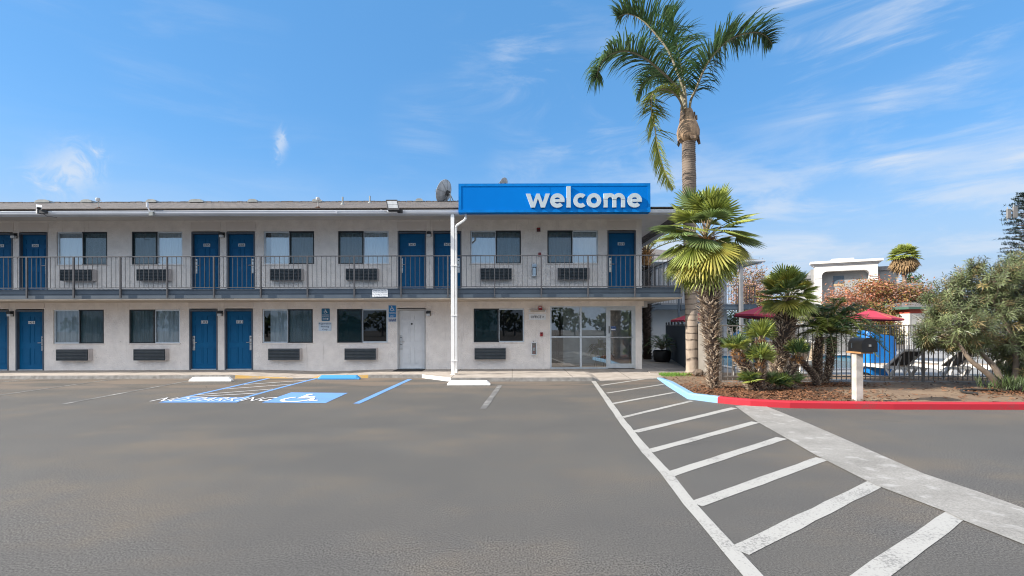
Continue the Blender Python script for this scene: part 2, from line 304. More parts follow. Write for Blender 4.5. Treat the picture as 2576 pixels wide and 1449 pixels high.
def sidewalkm():
    m = mat('sidewalk', (0.40, 0.355, 0.315), (0.30, 0.265, 0.23), rough=0.88, scale=3, detail=8, bump=0.12, bscale=120)
    nt = m.node_tree; N = nt.nodes.new; L = nt.links.new; p = nt.nodes['Principled BSDF']; src = p.inputs['Base Color'].links[0].from_socket
    tc = N('ShaderNodeTexCoord'); sp = N('ShaderNodeSeparateXYZ'); L(tc.outputs['Object'], sp.inputs[0])
    md = N('ShaderNodeMath'); md.operation = 'PINGPONG'; L(sp.outputs[0], md.inputs[0]); md.inputs[1].default_value = 0.92
    lt = N('ShaderNodeMath'); lt.operation = 'LESS_THAN'; L(md.outputs[0], lt.inputs[0]); lt.inputs[1].default_value = 0.009
    mx = N('ShaderNodeMixRGB'); L(lt.outputs[0], mx.inputs[0]); L(src, mx.inputs[1]); mx.inputs[2].default_value = (0.09, 0.08, 0.07, 1); L(mx.outputs[0], p.inputs['Base Color'])
sidewalkm()
mat('curb_face', (0.27, 0.26, 0.245), (0.17, 0.16, 0.15), rough=0.9, scale=6, bump=0.3, bscale=50)
mat('stucco', (0.84, 0.785, 0.735), (0.70, 0.65, 0.61), rough=0.92, scale=3.4, detail=12, bump=0.9, bscale=22, lo=0.36, hi=0.78)
def stains():
    m = MT['stucco']; nt = m.node_tree; N = nt.nodes.new; L = nt.links.new; p = nt.nodes['Principled BSDF']; src = p.inputs['Base Color'].links[0].from_socket; tc = N('ShaderNodeTexCoord')
    def layer(src, scale, st, lo, hi, c, k):
        mp = N('ShaderNodeMapping'); L(tc.outputs['Object'], mp.inputs[0]); mp.inputs['Scale'].default_value = st
        n = N('ShaderNodeTexNoise'); L(mp.outputs[0], n.inputs[0]); n.inputs['Scale'].default_value = scale; n.inputs['Detail'].default_value = 10; n.inputs['Roughness'].default_value = 0.65
        r = N('ShaderNodeMapRange'); r.interpolation_type = 'SMOOTHSTEP'; L(n.outputs[0], r.inputs[0]); r.inputs[1].default_value = lo; r.inputs[2].default_value = hi; r.inputs[4].default_value = k
        mx = N('ShaderNodeMixRGB'); L(r.outputs[0], mx.inputs[0]); L(src, mx.inputs[1]); mx.inputs[2].default_value = (*c, 1); return mx.outputs[0]
    c = layer(src, 9, (1, 1, 1), 0.60, 0.72, (0.43, 0.385, 0.36), 0.55)          # trowel marks
    c = layer(c, 2.2, (3.2, 3.2, 0.22), 0.58, 0.74, (0.44, 0.39, 0.345), 0.55)    # run-off streaks
    c = layer(c, 0.7, (1, 1, 1.6), 0.52, 0.70, (0.74, 0.70, 0.67), 0.5)
    L(c, p.inputs['Base Color'])
stains()
mat('flat_panel', (0.74, 0.68, 0.635), (0.69, 0.635, 0.59), rough=0.85, scale=2)
mat('soffit', (0.78, 0.71, 0.64), (0.68, 0.62, 0.56), rough=0.9, scale=0.9, detail=7)
mat('beige_trim', (0.52, 0.44, 0.36), (0.42, 0.36, 0.29), rough=0.85, scale=3)
mat('slate_paint', (0.070, 0.095, 0.125), (0.055, 0.077, 0.105), rough=0.55, scale=2.2)
mat('rail_paint', (0.075, 0.074, 0.08), (0.055, 0.055, 0.062), rough=0.5, scale=6)
mat('door_blue', (0.002, 0.105, 0.25), (0.002, 0.088, 0.215), rough=0.55, spec=0.2, scale=1.5)
mat('door_frame', (0.085, 0.105, 0.135), (0.07, 0.085, 0.11), rough=0.5)
mat('white_door', (0.68, 0.69, 0.70), (0.62, 0.63, 0.64), rough=0.45)
mat('white_frame', (0.48, 0.48, 0.48), rough=0.6)
mat('steel', (0.62, 0.60, 0.57), (0.5, 0.48, 0.46), rough=0.35, metal=0.9, scale=12)
mat('alu', (0.62, 0.66, 0.69), (0.55, 0.59, 0.62), rough=0.4, metal=0.5, scale=8)
mat('black_frame', (0.022, 0.027, 0.032), rough=0.5)
mat('gutter', (0.60, 0.62, 0.66), (0.52, 0.54, 0.58), rough=0.5, scale=1.2)
mat('white_metal', (0.80, 0.79, 0.77), (0.70, 0.69, 0.67), rough=0.45, scale=3, lo=0.5, hi=0.75)
mat('black_metal', (0.018, 0.019, 0.022), (0.028, 0.028, 0.03), rough=0.45, scale=9)
mat('mailbox_black', (0.006, 0.006, 0.007), (0.010, 0.010, 0.011), rough=0.38, scale=6)
mat('dark_void', (0.012, 0.012, 0.014), rough=0.9)
mat('brown_void', (0.055, 0.045, 0.05), (0.035, 0.03, 0.035), rough=0.9, scale=1.2)
mat('ac_black', (0.030, 0.042, 0.052), (0.022, 0.032, 0.04), rough=0.5)
mat('ac_slat', (0.085, 0.105, 0.12), (0.065, 0.08, 0.095), rough=0.45)
mat('ac_beige', (0.56, 0.52, 0.51), rough=0.7)
mat('curtain', (0.90, 0.91, 0.92), (0.82, 0.84, 0.86), rough=0.9, scale=14, stretch=(1, 1, 0.06))
mat('curtain_grey', (0.62, 0.64, 0.66), (0.50, 0.52, 0.55), rough=0.9, scale=14, stretch=(1, 1, 0.06))
glassm('glass', 0.36, (0.86, 0.96, 1.0)); glassm('glass_low', 0.08, (0.84, 0.93, 0.96)); glassm('glass_dark', 0.03, (0.70, 0.78, 0.80)); glassm('shop_glass', 0.24, (0.86, 0.93, 0.95))
screenm('screen', (0.02, 0.06, 0.075), 0.42)
mat('sign_blue', (0.0, 0.165, 0.56), (0.0, 0.155, 0.535), rough=0.6, spec=0.05, scale=1.0)
mat('sign_edge', (0.0, 0.185, 0.58), rough=0.5, spec=0.1)
mat('letter_face', (0.44, 0.51, 0.55), (0.41, 0.48, 0.52), rough=0.45); mat('letter_side', (0.66, 0.72, 0.76), rough=0.45)
mat('lamp_white', (0.75, 0.77, 0.78), rough=0.3)
mat('plate_white', (0.72, 0.75, 0.78), rough=0.5); mat('ink', (0.01, 0.012, 0.02), rough=0.6); mat('ink_blue', (0.01, 0.05, 0.13), rough=0.6)
mat('sign_teal', (0.006, 0.12, 0.24), rough=0.4); mat('sign_cyan', (0.01, 0.20, 0.52), rough=0.4); mat('sign_navy', (0.01, 0.06, 0.22), rough=0.4)
mat('pale_sign', (0.60, 0.70, 0.80), rough=0.6); mat('sign_white', (0.80, 0.82, 0.84), rough=0.5)
mat('alarm_red', (0.34, 0.015, 0.02), rough=0.4); mat('alarm_dark', (0.10, 0.018, 0.016), rough=0.4); mat('ext_red', (0.45, 0.02, 0.05), rough=0.3)
def shinglem():
    m = mat('shingle', (0.185, 0.166, 0.155), (0.125, 0.112, 0.105), rough=0.95, scale=7, stretch=(0.35, 3.0, 3.0), detail=8, bump=0.6, bscale=16)
    nt = m.node_tree; N = nt.nodes.new; L = nt.links.new; p = nt.nodes['Principled BSDF']; src = p.inputs['Base Color'].links[0].from_socket
    tc = N('ShaderNodeTexCoord'); br = N('ShaderNodeTexBrick'); mp = N('ShaderNodeMapping'); L(tc.outputs['Object'], mp.inputs[0]); L(mp.outputs[0], br.inputs[0])
    br.inputs['Scale'].default_value = 1.0; br.inputs['Brick Width'].default_value = 0.33; br.inputs['Row Height'].default_value = 0.26; br.inputs['Mortar Size'].default_value = 0.018
    br.inputs['Color1'].default_value = (0.75, 0.75, 0.75, 1); br.inputs['Color2'].default_value = (1.2, 1.17, 1.15, 1); br.inputs['Mortar'].default_value = (0.4, 0.4, 0.4, 1)
    mm = N('ShaderNodeMixRGB'); mm.blend_type = 'MULTIPLY'; mm.inputs[0].default_value = 0.85; L(src, mm.inputs[1]); L(br.outputs[0], mm.inputs[2]); L(mm.outputs[0], p.inputs['Base Color'])
shinglem()
mat('vent_metal', (0.30, 0.32, 0.31), (0.22, 0.235, 0.23), rough=0.6, scale=8)
mat('dish_grey', (0.40, 0.42, 0.44), (0.27, 0.29, 0.31), rough=0.6, scale=5, detail=8, lo=0.4, hi=0.7)
mat('rust', (0.18, 0.07, 0.03), (0.10, 0.05, 0.03), rough=0.9, scale=14)
# planting
mat('palm_green', (0.26, 0.32, 0.07), (0.33, 0.35, 0.08), rough=0.48, scale=3, isl=0.4, trans=0.34)
mat('palm_blue', (0.15, 0.22, 0.085), (0.185, 0.24, 0.075), rough=0.42, scale=3, isl=0.4, trans=0.34)
mat('palm_yellow', (0.40, 0.345, 0.065), (0.25, 0.26, 0.05), rough=0.5, scale=4, isl=0.35, trans=0.34)
mat('palm_straw', (0.46, 0.34, 0.14), (0.34, 0.26, 0.09), rough=0.6, scale=4, isl=0.35, trans=0.15)
mat('palm_dark', (0.060, 0.125, 0.050), (0.095, 0.150, 0.050), rough=0.48, scale=3, isl=0.4, trans=0.34)
mat('petiole', (0.22, 0.18, 0.09), (0.15, 0.15, 0.06), rough=0.6, scale=6)
mat('rachis', (0.30, 0.25, 0.18), (0.22, 0.20, 0.12), rough=0.6, scale=5)
mat('leaf_base', (0.40, 0.265, 0.16), (0.15, 0.095, 0.06), rough=0.7, scale=9, isl=0.45, stretch=(1, 1, 0.3))
mat('stub', (0.36, 0.27, 0.19), (0.17, 0.12, 0.085), rough=0.85, scale=9, isl=0.5)
mat('stub_pale', (0.74, 0.63, 0.50), (0.54, 0.44, 0.33), rough=0.85, scale=9, isl=0.3)
mat('stub_orange', (0.40, 0.22, 0.085), (0.28, 0.15, 0.06), rough=0.85, scale=9, isl=0.4)
mat('fibre', (0.060, 0.040, 0.030), (0.035, 0.024, 0.018), rough=0.95, scale=14, bump=0.8, bscale=60)
def palmbark():
    m = mat('palm_bark', (0.36, 0.295, 0.235), (0.25, 0.20, 0.16), rough=0.9, scale=5, detail=9, bump=0.4, bscale=30, stretch=(1, 1, 0.5))
    nt = m.node_tree; N = nt.nodes.new; L = nt.links.new; p = nt.nodes['Principled BSDF']; src = p.inputs['Base Color'].links[0].from_socket
    tc = N('ShaderNodeTexCoord'); sp = N('ShaderNodeSeparateXYZ'); L(tc.outputs['Object'], sp.inputs[0])
    nz = N('ShaderNodeTexNoise'); L(tc.outputs['Object'], nz.inputs[0]); nz.inputs['Scale'].default_value = 2.5
    # ring scars: wide apart below, crowded near the top
    pw = N('ShaderNodeMath'); pw.operation = 'POWER'; L(sp.outputs[2], pw.inputs[0]); pw.inputs[1].default_value = 1.6
    ad = N('ShaderNodeMath'); ad.operation = 'MULTIPLY_ADD'; L(nz.outputs[0], ad.inputs[0]); ad.inputs[1].default_value = 0.35; L(pw.outputs[0], ad.inputs[2])
    pp = N('ShaderNodeMath'); pp.operation = 'PINGPONG'; L(ad.outputs[0], pp.inputs[0]); pp.inputs[1].default_value = 0.22
    lt = N('ShaderNodeMapRange'); L(pp.outputs[0], lt.inputs[0]); lt.inputs[1].default_value = 0.065; lt.inputs[2].default_value = 0.015
    n3 = N('ShaderNodeTexNoise'); L(tc.outputs['Object'], n3.inputs[0]); n3.inputs['Scale'].default_value = 6
    r3 = N('ShaderNodeMapRange'); L(n3.outputs[0], r3.inputs[0]); r3.inputs[1].default_value = 0.3; r3.inputs[2].default_value = 0.6; r3.inputs[3].default_value = 0.25
    ml = N('ShaderNodeMath'); ml.operation = 'MULTIPLY'; L(lt.outputs[0], ml.inputs[0]); L(r3.outputs[0], ml.inputs[1])
    hi = N('ShaderNodeMapRange'); L(sp.outputs[2], hi.inputs[0]); hi.inputs[1].default_value = 4.2; hi.inputs[2].default_value = 6.2
    mh = N('ShaderNodeMixRGB'); L(hi.outputs[0], mh.inputs[0]); L(src, mh.inputs[1]); mh.inputs[2].default_value = (0.185, 0.145, 0.115, 1)
    mx = N('ShaderNodeMixRGB'); L(ml.outputs[0], mx.inputs[0]); L(mh.outputs[0], mx.inputs[1]); mx.inputs[2].default_value = (0.055, 0.04, 0.032, 1); L(mx.outputs[0], p.inputs['Base Color'])
palmbark()
mat('oleander', (0.17, 0.20, 0.085), (0.115, 0.145, 0.06), rough=0.42, scale=2, isl=0.45, trans=0.2)
mat('oleander_dry', (0.30, 0.23, 0.09), (0.22, 0.17, 0.07), rough=0.6, scale=2, isl=0.4, trans=0.2)
mat('twig', (0.17, 0.13, 0.095), (0.11, 0.085, 0.065), rough=0.9, scale=8)
mat('autumn', (0.44, 0.155, 0.095), (0.36, 0.17, 0.075), rough=0.7, scale=0.7, isl=0.4, trans=0.3)
mat('autumn_gold', (0.30, 0.20, 0.055), (0.22, 0.17, 0.05), rough=0.7, scale=0.7, isl=0.4, trans=0.3)
mat('bare_pink', (0.36, 0.22, 0.18), (0.30, 0.20, 0.16), rough=0.8, scale=1, isl=0.3, trans=0.2)
mat('tree_green', (0.075, 0.11, 0.035), (0.05, 0.08, 0.03), rough=0.6, scale=1, isl=0.45, trans=0.2)
mat('olive_leaf', (0.14, 0.15, 0.085), (0.10, 0.12, 0.06), rough=0.6, scale=1, isl=0.4, trans=0.2)
mat('pine_needle', (0.045, 0.075, 0.065), (0.030, 0.055, 0.048), rough=0.7, scale=1, isl=0.4)
mat('bark', (0.115, 0.085, 0.065), (0.075, 0.058, 0.046), rough=0.95, scale=6, bump=0.6, bscale=25)
mat('mulch', (0.20, 0.085, 0.035), (0.11, 0.05, 0.025), rough=0.95, scale=20, isl=0.6)
mat('soil', (0.235, 0.165, 0.105), (0.165, 0.11, 0.07), rough=0.95, scale=1.6, detail=10, bump=0.9, bscale=30)
mat('grass', (0.17, 0.33, 0.04), (0.12, 0.24, 0.035), rough=0.7, scale=4, isl=0.4, trans=0.2)
mat('rock', (0.16, 0.12, 0.09), (0.07, 0.055, 0.045), rough=0.95, scale=6, bump=0.9, bscale=9)
mat('pool_deck', (0.29, 0.285, 0.275), (0.235, 0.23, 0.22), rough=0.9, scale=1.5, bump=0.1)
mat('coping', (0.62, 0.61, 0.59), rough=0.8)
mat('water', (0.012, 0.20, 0.29), (0.02, 0.27, 0.36), rough=0.12, spec=0.15, scale=0.8, bump=0.25, bscale=5)
mat('pool_tile', (0.02, 0.10, 0.22), rough=0.3)
mat('fence_paint', (0.20, 0.18, 0.165), (0.16, 0.145, 0.13), rough=0.5, scale=8)
mat('fence_grey', (0.36, 0.35, 0.335), (0.29, 0.28, 0.27), rough=0.7, scale=3)
mat('gate_paint', (0.30, 0.275, 0.245), (0.26, 0.24, 0.21), rough=0.6, scale=3)
mat('screen_mesh', (0.035, 0.055, 0.075), (0.025, 0.042, 0.06), rough=0.8, scale=9)
mat('tarp', (0.006, 0.20, 0.62), (0.005, 0.16, 0.53), rough=0.42, scale=2.5)
mat('canopy_red', (0.42, 0.035, 0.065), (0.36, 0.03, 0.055), rough=0.75, scale=2)
mat('wood', (0.36, 0.19, 0.075), rough=0.6)
mat('resin_white', (0.74, 0.72, 0.68), (0.66, 0.64, 0.60), rough=0.5)
mat('sling_shaded', (0.11, 0.105, 0.11), (0.09, 0.085, 0.09), rough=0.8)
mat('sling_beige', (0.44, 0.35, 0.26), (0.38, 0.30, 0.22), rough=0.8, scale=20, stretch=(6, 1, 1))
mat('post_white', (0.52, 0.485, 0.44), (0.33, 0.30, 0.265), rough=0.8, scale=5, detail=9)
mat('hotel_white', (0.68, 0.65, 0.62), rough=0.85, scale=0.3); mat('hotel_grey', (0.31, 0.31, 0.305), rough=0.9, scale=0.3); mat('hotel_dark', (0.24, 0.24, 0.25), rough=0.9)
mat('hotel_glass', (0.10, 0.13, 0.16), rough=0.2); mat('tan', (0.46, 0.33, 0.20), rough=0.8)
mat('cream_wall', (0.80, 0.74, 0.64), rough=0.9, scale=0.5); mat('red_trim', (0.42, 0.06, 0.035), rough=0.7); mat('green_roof', (0.06, 0.13, 0.095), rough=0.6)
mat('wing_wall', (0.60, 0.60, 0.60), (0.53, 0.53, 0.54), rough=0.9, scale=0.9)
mat('lobby_wall', (0.82, 0.82, 0.81), rough=0.8); mat('lobby_floor', (0.30, 0.22, 0.165), (0.24, 0.17, 0.13), rough=0.35, scale=2)
mat('pot_black', (0.012, 0.012, 0.013), rough=0.5); mat('pot_white', (0.6, 0.6, 0.58), rough=0.5)
mat('car_paint', (0.20, 0.30, 0.42), rough=0.25, metal=0.4, coat=0.6); mat('car_glass', (0.03, 0.04, 0.05), rough=0.08); mat('tyre', (0.02, 0.02, 0.02), rough=0.9)
mat('tail_red', (0.3, 0.01, 0.01), rough=0.3); mat('rubber', (0.016, 0.016, 0.017), (0.025, 0.024, 0.023), rough=0.95, scale=30, bump=0.4, bscale=80)

# ================================================================== SETTING: ground
S = 'structure'
b = MB(); b.poly([(-220, -160, 0), (260, -160, 0), (260, 420, 0), (-220, 420, 0)], 'asphalt')
b.build('ground', at=(0, 0, 0), kind=S, label='grey asphalt of the motel car park with speckled worn patches', category='ground')

WY = 16.86                                   # front wall plane
KX = lambda u: (u-U0)*WY/F                   # facade: picture column -> metres
# pavement in front of the rooms: (x, front y, front z)
SW = [(-26, 15.2, .11), (-8.97, 15.2, .11), (-7.1, 15.2, .012), (-6.1, 15.2, .012), (-4.66, 15.2, .11), (-2.92, 15.2, .11), (-1.85, 14.15, .115), (2.42, 14.15, .115), (2.66, 14.2, .012), (4.62, 14.75, .02), (6.6, 15.9, .06)]
def sw_at(x):
    for (a, c) in zip(SW, SW[1:]):
        if a[0] <= x <= c[0]:
            t = (x-a[0])/(c[0]-a[0]); return a[1]+(c[1]-a[1])*t, a[2]+(c[2]-a[2])*t
b = MB(); xs = sorted(set([p[0] for p in SW]+[-26+i*0.5 for i in range(66)]))
back = lambda x: 0.13 if not (-9 < x < -4.6) else 0.13-0.05*math.exp(-((x+6.7)/1.2)**2)
for x0, x1 in zip(xs, xs[1:]):
    (ya, za), (yb, zb) = sw_at(x0), sw_at(x1); n = 4
    for j in range(n):
        t0, t1 = j/n, (j+1)/n
        P = lambda x, y, z, t: (x, y+(WY+.3-y)*t, z+(back(x)-z)*t)
        m = 'yellow_curb' if (-6.95 <= x0 and x1 <= -5.9 and j == 0) else 'sidewalk'
        b.poly([P(x0, ya, za, t0), P(x1, yb, zb, t0), P(x1, yb, zb, t1), P(x0, ya, za, t1)], m)
    mid = (x0+x1)/2
    m = 'yellow_curb' if (-8.97 <= mid <= -7.1 or -6.1 <= mid <= -4.66) else ('white_curb' if -2.92 <= mid <= -1.85 else 'curb_face')
    b.poly([(x0, ya-.02, 0), (x1, yb-.02, 0), (x1, yb, zb), (x0, ya, za)], m)
b.build('sidewalk', at=(0, 0, 0), kind=S, label='tan concrete pavement with kerb and ramp along the motel front', category='pavement')
b = MB(); b.box(4.67, 6.55, 15.9, 28.5, -.1, .095, 'sidewalk')
b.build('walkway', at=(0, 0, 0), kind=S, label='shaded concrete walkway running back beside the motel end wall', category='path')

# planter island
KP = [G(1650, 950.7), G(1678, 971.4), G(1729, 1004), G(1804.5, 1014), G(1887, 1022), G(1987, 1027), Vector((7.5, 9.22, 0)), Vector((10, 9.15, 0)), Vector((30, 9.1, 0))]
for p in KP: p.z = 0
def inset(P, d):
    out = []
    for i, p in enumerate(P):
        t = (P[min(i+1, len(P)-1)]-P[max(i-1, 0)]).normalized(); out.append(p+Vector((-t.y, t.x, 0))*d)
    return out
KI = inset(KP, .15)
def curb(i0, i1, m, name, label):
    b = MB(); H = .135
    def sub(A, i): return A[int(i)].lerp(A[min(int(i)+1, len(A)-1)], i-int(i)) if i != int(i) else A[int(i)]
    st = [i0]+[k for k in range(len(KP)) if i0 < k < i1]+[i1]
    for a, c in zip(st, st[1:]):
        h0 = H*min(1, .15+a*.9); h1 = H*min(1, .15+c*.9); up = lambda p, h: Vector((p.x, p.y, h))
        A, B, C, D = sub(KP, a), sub(KP, c), sub(KI, c), sub(KI, a)
        e = .025
        A2, B2 = A.lerp(D, .17), B.lerp(C, .17)
        b.poly([A, B, up(B, h1-e), up(A, h0-e)], m); b.poly([up(A, h0-e), up(B, h1-e), up(B2, h1), up(A2, h0)], m)
        b.poly([up(A2, h0), up(B2, h1), up(C, h1), up(D, h0)], m); b.poly([D, C, up(C, h1), up(D, h0)], m)
    b.build(name, at=(0, 0, 0), kind=S, label=label, category='kerb')
curb(0, 3.0, 'blue_curb', 'blue_kerb', 'pale blue painted kerb at the rounded corner of the planter')
curb(3.0, 8, 'red_curb', 'red_kerb', 'long red painted kerb along the planter on the right')
b = MB()
FA, FB, FC, FD = Vector((6.38, 17.2, 0)), Vector((5.87, 13.2, 0)), Vector((20, 12.2, 0)), Vector((8.2, 25, 0))   # pool fence corners
edge = KI[:]; inner = [Vector((30, 12.0, 0)), Vector((20, 12.3, 0)), Vector((5.9, 13.2, 0)), Vector((6.3, 15.9, 0)), Vector((4.75, 15.25, 0))]
import bmesh
def planter():
    bm = bmesh.new(); vs = [bm.verts.new((p.x, p.y, 0)) for p in edge+inner]; f = bm.faces.new(vs)
    bmesh.ops.triangulate(bm, faces=[f]); bmesh.ops.subdivide_edges(bm, edges=bm.edges, cuts=6, use_grid_fill=True)
    me = bpy.data.meshes.new('soil')
    for v in bm.verts: v.co.z = .095+.02*mnoise.noise(v.co*1.3)
    bm.to_mesh(me); bm.free(); me.materials.append(MT['soil']); o = bpy.data.objects.new('soil', me); col.objects.link(o)
    o['kind'] = S; o['label'] = 'bare brown earth of the planter bed by the pool fence'; o['category'] = 'ground'
planter()
def inpoly(x, y, P):
    c = False
    for i in range(len(P)):
        a, d = P[i], P[i-1]
        if (a.y > y) != (d.y > y) and x < (d.x-a.x)*(y-a.y)/(d.y-a.y)+a.x: c = not c
    return c
ISL = edge+inner
b = MB()                                          # bark mulch, a loose ground cover
n = 0; r2 = random.Random(3)
while n < 7500:
    x = r2.uniform(4, 12.5); y = r2.uniform(9.2, 15.8)
    if not inpoly(x, y, ISL): continue
    w = math.exp(-((x-5.6)/1.5)**2-((y-10.6)/1.25)**2)+.55*math.exp(-((x-6.0)/.55)**2-((y-15.0)/.35)**2)+.7*math.exp(-((x-8.1)/1.0)**2-((y-12.3)/.35)**2)+.5*math.exp(-((x-11.8)/.9)**2-((y-10.6)/.7)**2)
    if r2.random() > w+.02: continue
    n += 1; a = r2.uniform(0, 6.28); l = r2.uniform(.02, .06); w_ = r2.uniform(.006, .014); t = r2.uniform(-.4, .4); d = Vector((math.cos(a), math.sin(a), t))*l; s_ = Vector((-math.sin(a), math.cos(a), r2.uniform(-.5, .5)))*w_
    c = Vector((x, y, .112+r2.uniform(0, .025)+.02*mnoise.noise(Vector((x, y, 0))*1.3)))
    b.poly([c-d-s_, c+d-s_, c+d+s_, c-d+s_], 'mulch')
b.build('mulch', at=(0, 0, 0), kind='stuff', label='orange brown bark mulch scattered around the palms', category='mulch')
b = MB()
for i in range(14000):
    x = r2.uniform(4.55, 6.1); y = r2.uniform(13.3, 15.5)
    if not inpoly(x, y, ISL) or r2.random() > math.exp(-((y-(14.95+.1*(x-4.6)))/.28)**2)*math.exp(-((x-4.9)/.55)**2)*1.2: continue
    a = r2.uniform(0, 6.28); h = r2.uniform(.04, .09); c = Vector((x, y, .085)); s_ = Vector((math.cos(a), math.sin(a), 0))*.009
    b.poly([c-s_, c+s_, c+Vector((r2.uniform(-.04, .04), r2.uniform(-.04, .04), h))], 'grass')
b.build('grass', at=(0, 0, 0), kind='stuff', label='small patch of short green grass at the corner of the planter', category='grass')

# pool area
b = MB(); dz = .09; px0, px1, py0, py1 = 8.3, 17.5, 17.0, 24.6
for (x0, x1, y0, y1) in ((6.55, 60, 12.9, py0), (6.55, px0, py0, py1), (px1, 60, py0, py1), (6.55, 60, py1, 31.0)):
    b.poly([(x0, y0, dz), (x1, y0, dz), (x1, y1, dz), (x0, y1, dz)], 'pool_deck')
b.poly([(6.55, 12.9, 0), (60, 12.9, 0), (60, 12.9, dz), (6.55, 12.9, dz)], 'pool_deck')
b.build('pool_deck', at=(0, 0, 0), kind=S, label='pale concrete deck around the swimming pool', category='pool deck')
b = MB()
for (x0, x1, y0, y1) in ((px0-.3, px1+.3, py0-.3, py0), (px0-.3, px1+.3, py1, py1+.3), (px0-.3, px0, py0, py1), (px1, px1+.3, py0, py1)): b.box(x0, x1, y0, y1, dz-.02, dz+.03, 'coping')
for (a, c) in (((px0, py0), (px1, py0)), ((px1, py0), (px1, py1)), ((px1, py1), (px0, py1)), ((px0, py1), (px0, py0))):
    b.poly([(*a, dz), (*c, dz), (*c, .012), (*a, .012)], 'pool_tile')
b.build('pool_coping', at=(0, 0, 0), kind=S, label='white stone edge and dark blue tile band of the pool', category='pool edge')
b = MB(); b.poly([(px0, py0, .02), (px1, py0, .02), (px1, py1, .02), (px0, py1, .02)], 'water')
b.build('water', at=(0, 0, 0), kind=S, label='turquoise water of the swimming pool', category='water')

# ------------------------------------------------------------------ paint on the asphalt
PZ = .005
def strip(b, pts, w, m, z=PZ):
    """painted line with slightly uneven edges"""
    P = [Vector((p[0], p[1], 0)) for p in pts]; Q = []
    for a, c in zip(P, P[1:]):
        k = max(1, int((c-a).length/.25)); Q += [a.lerp(c, i/k) for i in range(k)]
    Q.append(P[-1]); L_, R_ = [], []
    for i, p in enumerate(Q):
        t = (Q[min(i+1, len(Q)-1)]-Q[max(i-1, 0)]).normalized(); s_ = Vector((-t.y, t.x, 0)); j = .006
        L_.append(p+s_*(w/2+rnd.uniform(-j, j))+Vector((0, 0, z))); R_.append(p-s_*(w/2+rnd.uniform(-j, j))+Vector((0, 0, z)))
    for i in range(len(Q)-1): b.poly([R_[i], R_[i+1], L_[i+1], L_[i]], m)
b = MB()
strip(b, [(-15.6, 15.1), (-15.45, 9.6)], .09, 'faded_paint'); strip(b, [(-12.78, 15.1), (-12.6, 10.6)], .10, 'faded_paint'); strip(b, [(-10.0, 14.6), (-9.75, 10.2)], .10, 'faded_paint')
strip(b, [(-18.5, 15.1), (-18.4, 10.0)], .1, 'faded_paint')
strip(b, [(-.34, 13.2), (-.585, 9.45)], .13, 'faded_paint')
b.build('stall_lines', at=(0, 0, 0), kind=S, label='worn white lines between the parking bays', category='road marking')
b = MB()
strip(b, [(-7.86, 15.12), (-7.8, 13), (-7.75, 11.07)], .12, 'blue_paint'); strip(b, [(-6.3, 15.1), (-6.33, 13), (-6.3, 11.07)], .12, 'blue_paint')
b.poly([(-7.80, 10.34, PZ), (-6.06, 10.32, PZ), (-6.2, 11.07, PZ), (-7.8, 11.07, PZ)], 'blue_paint')
b.poly([(-5.50, 10.30, PZ), (-4.06, 10.20, PZ), (-4.12, 11.76, PZ), (-5.60, 11.88, PZ)], 'blue_paint')
strip(b, [(-3.22, 14.8), (-3.3, 12.2), (-3.36, 10.12)], .15, 'blue_paint')
b.build('accessible_bay_paint', at=(0, 0, 0), kind=S, label='light blue paint of the accessible parking bay and access aisle', category='road marking')
b = MB()
for y in (11.22, 12.0, 13.03, 14.02): strip(b, [(-7.72, y-.52 if y > 11.7 else y-.1), (-6.38, y+.52)], .05, 'letter_paint', .009)
b.text("NO PARKING", 1, (-6.79, 10.74, PZ+.008), 'letter_paint', bold=-.010, up=(0, 1, 0), width=2.62, height=.56)
# wheelchair symbol: ring, seat, leg, back and head
cx, cy, zz = -4.84, 10.86, PZ+.008
def ring(b, c, r0, r1, a0, a1, m, n=24, fx=None):
    fx = fx or (lambda x, y: (c[0]+x, c[1]+y, zz))
    for i in range(n):
        p, q = a0+(a1-a0)*i/n, a0+(a1-a0)*(i+1)/n
        b.poly([fx(r0*math.cos(p), r0*math.sin(p)), fx(r1*math.cos(p), r1*math.sin(p)), fx(r1*math.cos(q), r1*math.sin(q)), fx(r0*math.cos(q), r0*math.sin(q))], m)
def wheelchair(b, fx, k, m, flat=False):
    """symbol about 1.15k high drawn in its own plane"""
    lev = [0]
    def f(x, y): q = Vector(fx(x*k, y*k)); return q+(Vector((0, 0, .0006)) if flat else Vector((0, -.0006, 0)))*lev[0]
    ring(b, (0, 0), .27, .36, R(125), R(385), m, 22, lambda x, y: f(x-.06, y-.12))
    def st(x0, y0, x1, y1, w):
        lev[0] += 1
        d = Vector((x1-x0, y1-y0)).normalized(); s_ = Vector((-d.y, d.x))*w/2
        b.poly([f(x0-s_.x, y0-s_.y), f(x1-s_.x, y1-s_.y), f(x1+s_.x, y1+s_.y), f(x0+s_.x, y0+s_.y)], m)
    st(-.10, .36, -.07, -.02, .12); st(-.12, .02, .22, .02, .10); st(.20, .05, .36, -.36, .10); st(.33, -.33, .47, -.28, .09); st(-.08, .20, .18, .20, .07)
    lev[0] += 1
    b.poly([f(-.10+.085*math.cos(a*R(30)), .50+.085*math.sin(a*R(30))) for a in range(12)], m)
wheelchair(b, lambda x, y: (cx+x, cy+y*1.15, zz), 1.0, 'letter_paint', True)
b.build('accessible_bay_lettering', at=(0, 0, 0), kind=S, label='white wheelchair symbol, words NO PARKING and diagonal aisle lines', category='road marking')
b = MB()
GZ = lambda x, y: G(1434+x/2.2555, 930.8+y/2.2555)
strip(b, [GZ(121, 48), GZ(258, 238), GZ(290, 285), GZ(436, 470), GZ(548, 592), GZ(680, 765), GZ(915, 1035), GZ(1060, 1200)], .13, 'white_paint', .0055)
